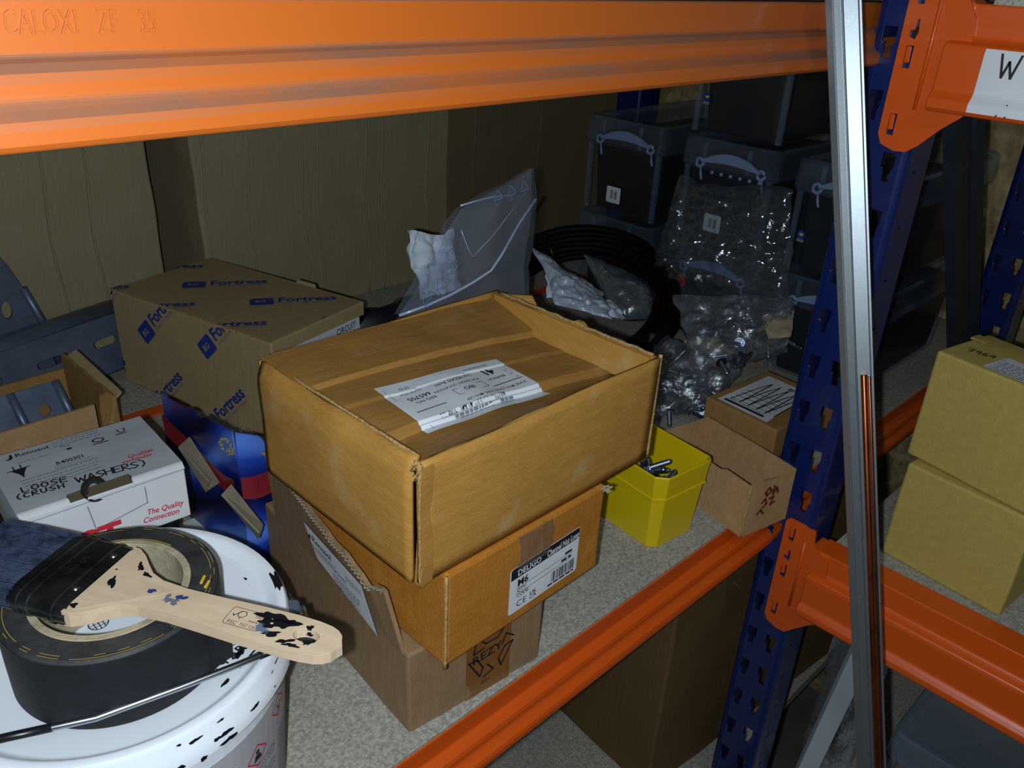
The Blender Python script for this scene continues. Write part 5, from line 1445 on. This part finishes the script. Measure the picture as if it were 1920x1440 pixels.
for pts in ([(.022, .045), (.027, .050), (.031, .045), (.025, .041), (.023, .046)], [(.034, .050), (.034, .040), (.038, .047), (.041, .040)], [(.020, .034), (.024, .038), (.027, .031), (.022, .028)], [(.030, .036), (.036, .037), (.033, .028), (.039, .030)], [(.016, .022), (.020, .026), (.025, .020)]):
    ik.line(pts, .0026)
ik.mb.build('scribble', 'darkred', t, fixn=False)
MB().tube([(-.0003+.0006*math.sin(q), -.0006, q*H/12) for q in range(13)], .0012, 6).build('corner_crease', 'edge', t, smooth=True)
tf = MB(); tf.prism([(0, 0), (.006, .006), (.012, .001), (.016, .004), (.018, -.004), (.004, -.006)], lambda a, b: (-.001, .070+a, H-.002+b), lambda a, b: (.0005, .070+a, H-.002+b)); tf.build('torn_scrap', 'slate', t)

t = thing('cardboard_box', 'small closed kraft box with scribbled-over white label beside the corner post', 'box', (-.0094, .0161, 0), -.0667)
L, W, H = .1205, .0942, .0632
crate(L, W, H, 'kraft3', t, amp=.0005, seed=31, bevel=.002)
tp = Frame((0, 0, H), (1, 0, 0), (0, 1, 0), warp=lambda a, b: .0004)
s_ = Ink(tp, .0004); s_.poly([(.005, .0168), (.106, .0256), (.107, .083), (.0065, .083)]); so = s_.build('paper', t, 'address_label')
so['label'] = 'white label scribbled over with black pen'
rf = Frame((0, 0, H), (0, -1, 0), (1, 0, 0), warp=lambda a, b: .0004)
ik = Ink(rf, .0008)
for k in range(5):
    x = -.074+k*.011
    ik.line([(x, .020), (x+.004, .070), (x+.008, .090), (x+.010, .050), (x+.011, .022)], .0015)
for k in range(4): ik.line([(-.076, .022+k*.010), (-.026, .026+k*.011)], .0011)
ik.rect(-.078, .0105, -.026, .0150); ik.lines_of_text(-.048, .096, .022, 2, .004, .0024, 6)
ik.lines_of_text(-.076, .0175, .050, 1, .003, .0014, 4)
ik.mb.build('lettering', 'ink', so, fixn=False)

# ------------------------------------------------------------------ sand-coloured boxes on the end bay
t = thing('cardboard_box', 'plain sand-coloured box on the right shelf, lower of the two', 'box', (.0010, -.2310, -.0330), -.10)
crate(.120, .1195, .1090, 'sand', t, amp=.0012, seed=41, bevel=.0025)
t = thing('cardboard_box', 'sand-coloured box with handwritten number 7964 and label, upper of the two', 'box', (.0034, -.2250, .0768), -.20)
L, W, H = .085, .1240, .1127
crate(L, W, H, 'sand', t, amp=.0010, seed=43, bevel=.0025)
tp = Frame((0, 0, H), (0, -1, 0), (1, 0, 0), warp=lambda a, b: .0006)
ik = Ink(tp, .0006); handwrite(ik, '7964', -.1085, .0230, .0090, .0012, rot=.28, gap=.18); ik.build('ink', t, 'handwriting')
s_ = Ink(tp, .0005); s_.poly([(-.082, .0038), (-.020, .0030), (-.020, .0400), (-.080, .0440)]); so = s_.build('paper', t, 'label')
ik = Ink(tp, .0009); ik.lines_of_text(-.076, .030, .050, 7, .0042, .0016, 3); ik.frame_rect(-.078, .006, -.030, .0385, .0006); ik.rect(-.055, .022, -.040, .032); ik.build('greyink', so)
MB().box((.060, .112, H-.001), (.074, .1265, H+.0006)).build('tuck_tab', 'sand', t)

# ------------------------------------------------------------------ things below the shelves
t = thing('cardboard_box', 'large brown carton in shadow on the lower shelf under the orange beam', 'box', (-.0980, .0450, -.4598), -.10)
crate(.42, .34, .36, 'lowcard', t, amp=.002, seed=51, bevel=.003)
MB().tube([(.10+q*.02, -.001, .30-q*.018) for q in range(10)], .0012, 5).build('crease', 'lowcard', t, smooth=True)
t = thing('metal_bar', 'pale grey metal bar leaning under the lower right beam', 'bar', (.055, -.084, -.4590))
q0 = Vector((0, 0, 0)); q1 = Vector((0, -.033, .340)); ac = Vector((.60, -.78, 0)).normalized()
mb = MB(); pr = [(-.012, 0), (-.006, .003), (0, .0035), (.006, .003), (.012, 0), (.012, -.010), (-.012, -.010)]
nb = ac.cross((q1-q0).normalized())
mb.prism(pr, lambda a, b: q0+ac*a-nb*b, lambda a, b: q1+ac*a-nb*b); mb.build('bar', 'bargalv', t, bevel=.001)
MB().prism([(-.0012, .0030), (.0012, .0030), (.0012, .0046), (-.0012, .0046)], lambda a, b: q0+ac*a-nb*b, lambda a, b: q1+ac*a-nb*b).build('ridge', 'bargalv', t)
for i, (x, y, lb_) in enumerate(((.150, -.075, 'olive board standing nearest the post under the lower right beam'), (.205, -.085, 'olive board standing behind the first one under the lower right beam'))):
    tag(MB().box((x, y-.018, -.4595), (x+.030, y+.010, -.130)).build('board', 'rust', bevel=.002), lb_, 'board')
tag(pillow((.105, -.125, -.4585), (.105, -.060, -.4585), (.118, -.066, -.150), (.118, -.135, -.150), .012, 24, 24, .006, 26, 15).build('film_wrap', 'film2', smooth=True), 'loose clear film hanging over the olive boards', 'film')

# ------------------------------------------------------------------ aluminium channel with copper rods, leaning in front
ptop = Vector((-.1576, -.0313, .4837)); pbot = Vector((-.1731, -.2076, -.1157)); dd = (pbot-ptop)/(ptop.z-pbot.z)
p0 = ptop-dd*.30; p1 = ptop+dd*(.483+.9995)
ax = (p1-p0).normalized(); view = (ptop*.5+pbot*.5-CAMP).normalized()
ac = view.cross(ax); ac = (-ac if ac.dot(RGT) < 0 else ac).normalized(); nb = ac.cross(ax).normalized(); nb = -nb if nb.dot(view) > 0 else nb
t = thing('metal_channel', 'long bright aluminium channel leaning across the front at right', 'channel', p1)
hw = .0119
pr = [(-hw, -.010), (-hw, .0010), (-hw+.0050, .0035), (-hw+.0056, .0030), (-.0015, .0020), (-.0010, .0026), (-.0004, .0026), (.0000, .0012), (.0096, .0012), (.0100, .0035), (hw, .0035), (hw, -.010)]
mb = MB(); mb.prism(pr, lambda a, b: p0-p1+ac*a+nb*b, lambda a, b: ac*a+nb*b); mb.build('profile', 'alu', t, bevel=.0003)
for nm, a, r, zt_, lb_ in (('copper_rod', .0048, .0024, .2255, 'thick copper rod lying in the front of the aluminium channel'), ('copper_rod', .0086, .0010, .2235, 'thin copper rod lying beside the thick one in the aluminium channel')):
    s0 = ptop+dd*(.483-zt_)+ac*a+nb*(.0014+r); s1 = p1+ac*a+nb*(.0014+r)
    o = thing(nm, lb_, 'rod', s1)
    MB().tube([s0-s1, (s0-s1)*.5, Vector((0, 0, 0))], r, 12).build('rod', 'copper', o, smooth=True, bevel=.0004)

# ------------------------------------------------------------------ tiny loose pieces kept as one part
for o in bpy.data.objects:
    if o.type == 'MESH' and o.parent and o.name.split('.')[0] in ('worn_edges', 'torn_shreds', 'torn_edge', 'yellow_threads', 'paint_smear', 'rim_smear', 'black_paint', 'blue_paint',
        'grey_paint', 'small_print', 'printed_pattern', 'printed_initials', 'slot_lip', 'torn_hole', 'drips_and_symbols', 'lid_print', 'recycling_print', 'recycling_marks', 'printed_mark'):
        o['kind'] = 'stuff'
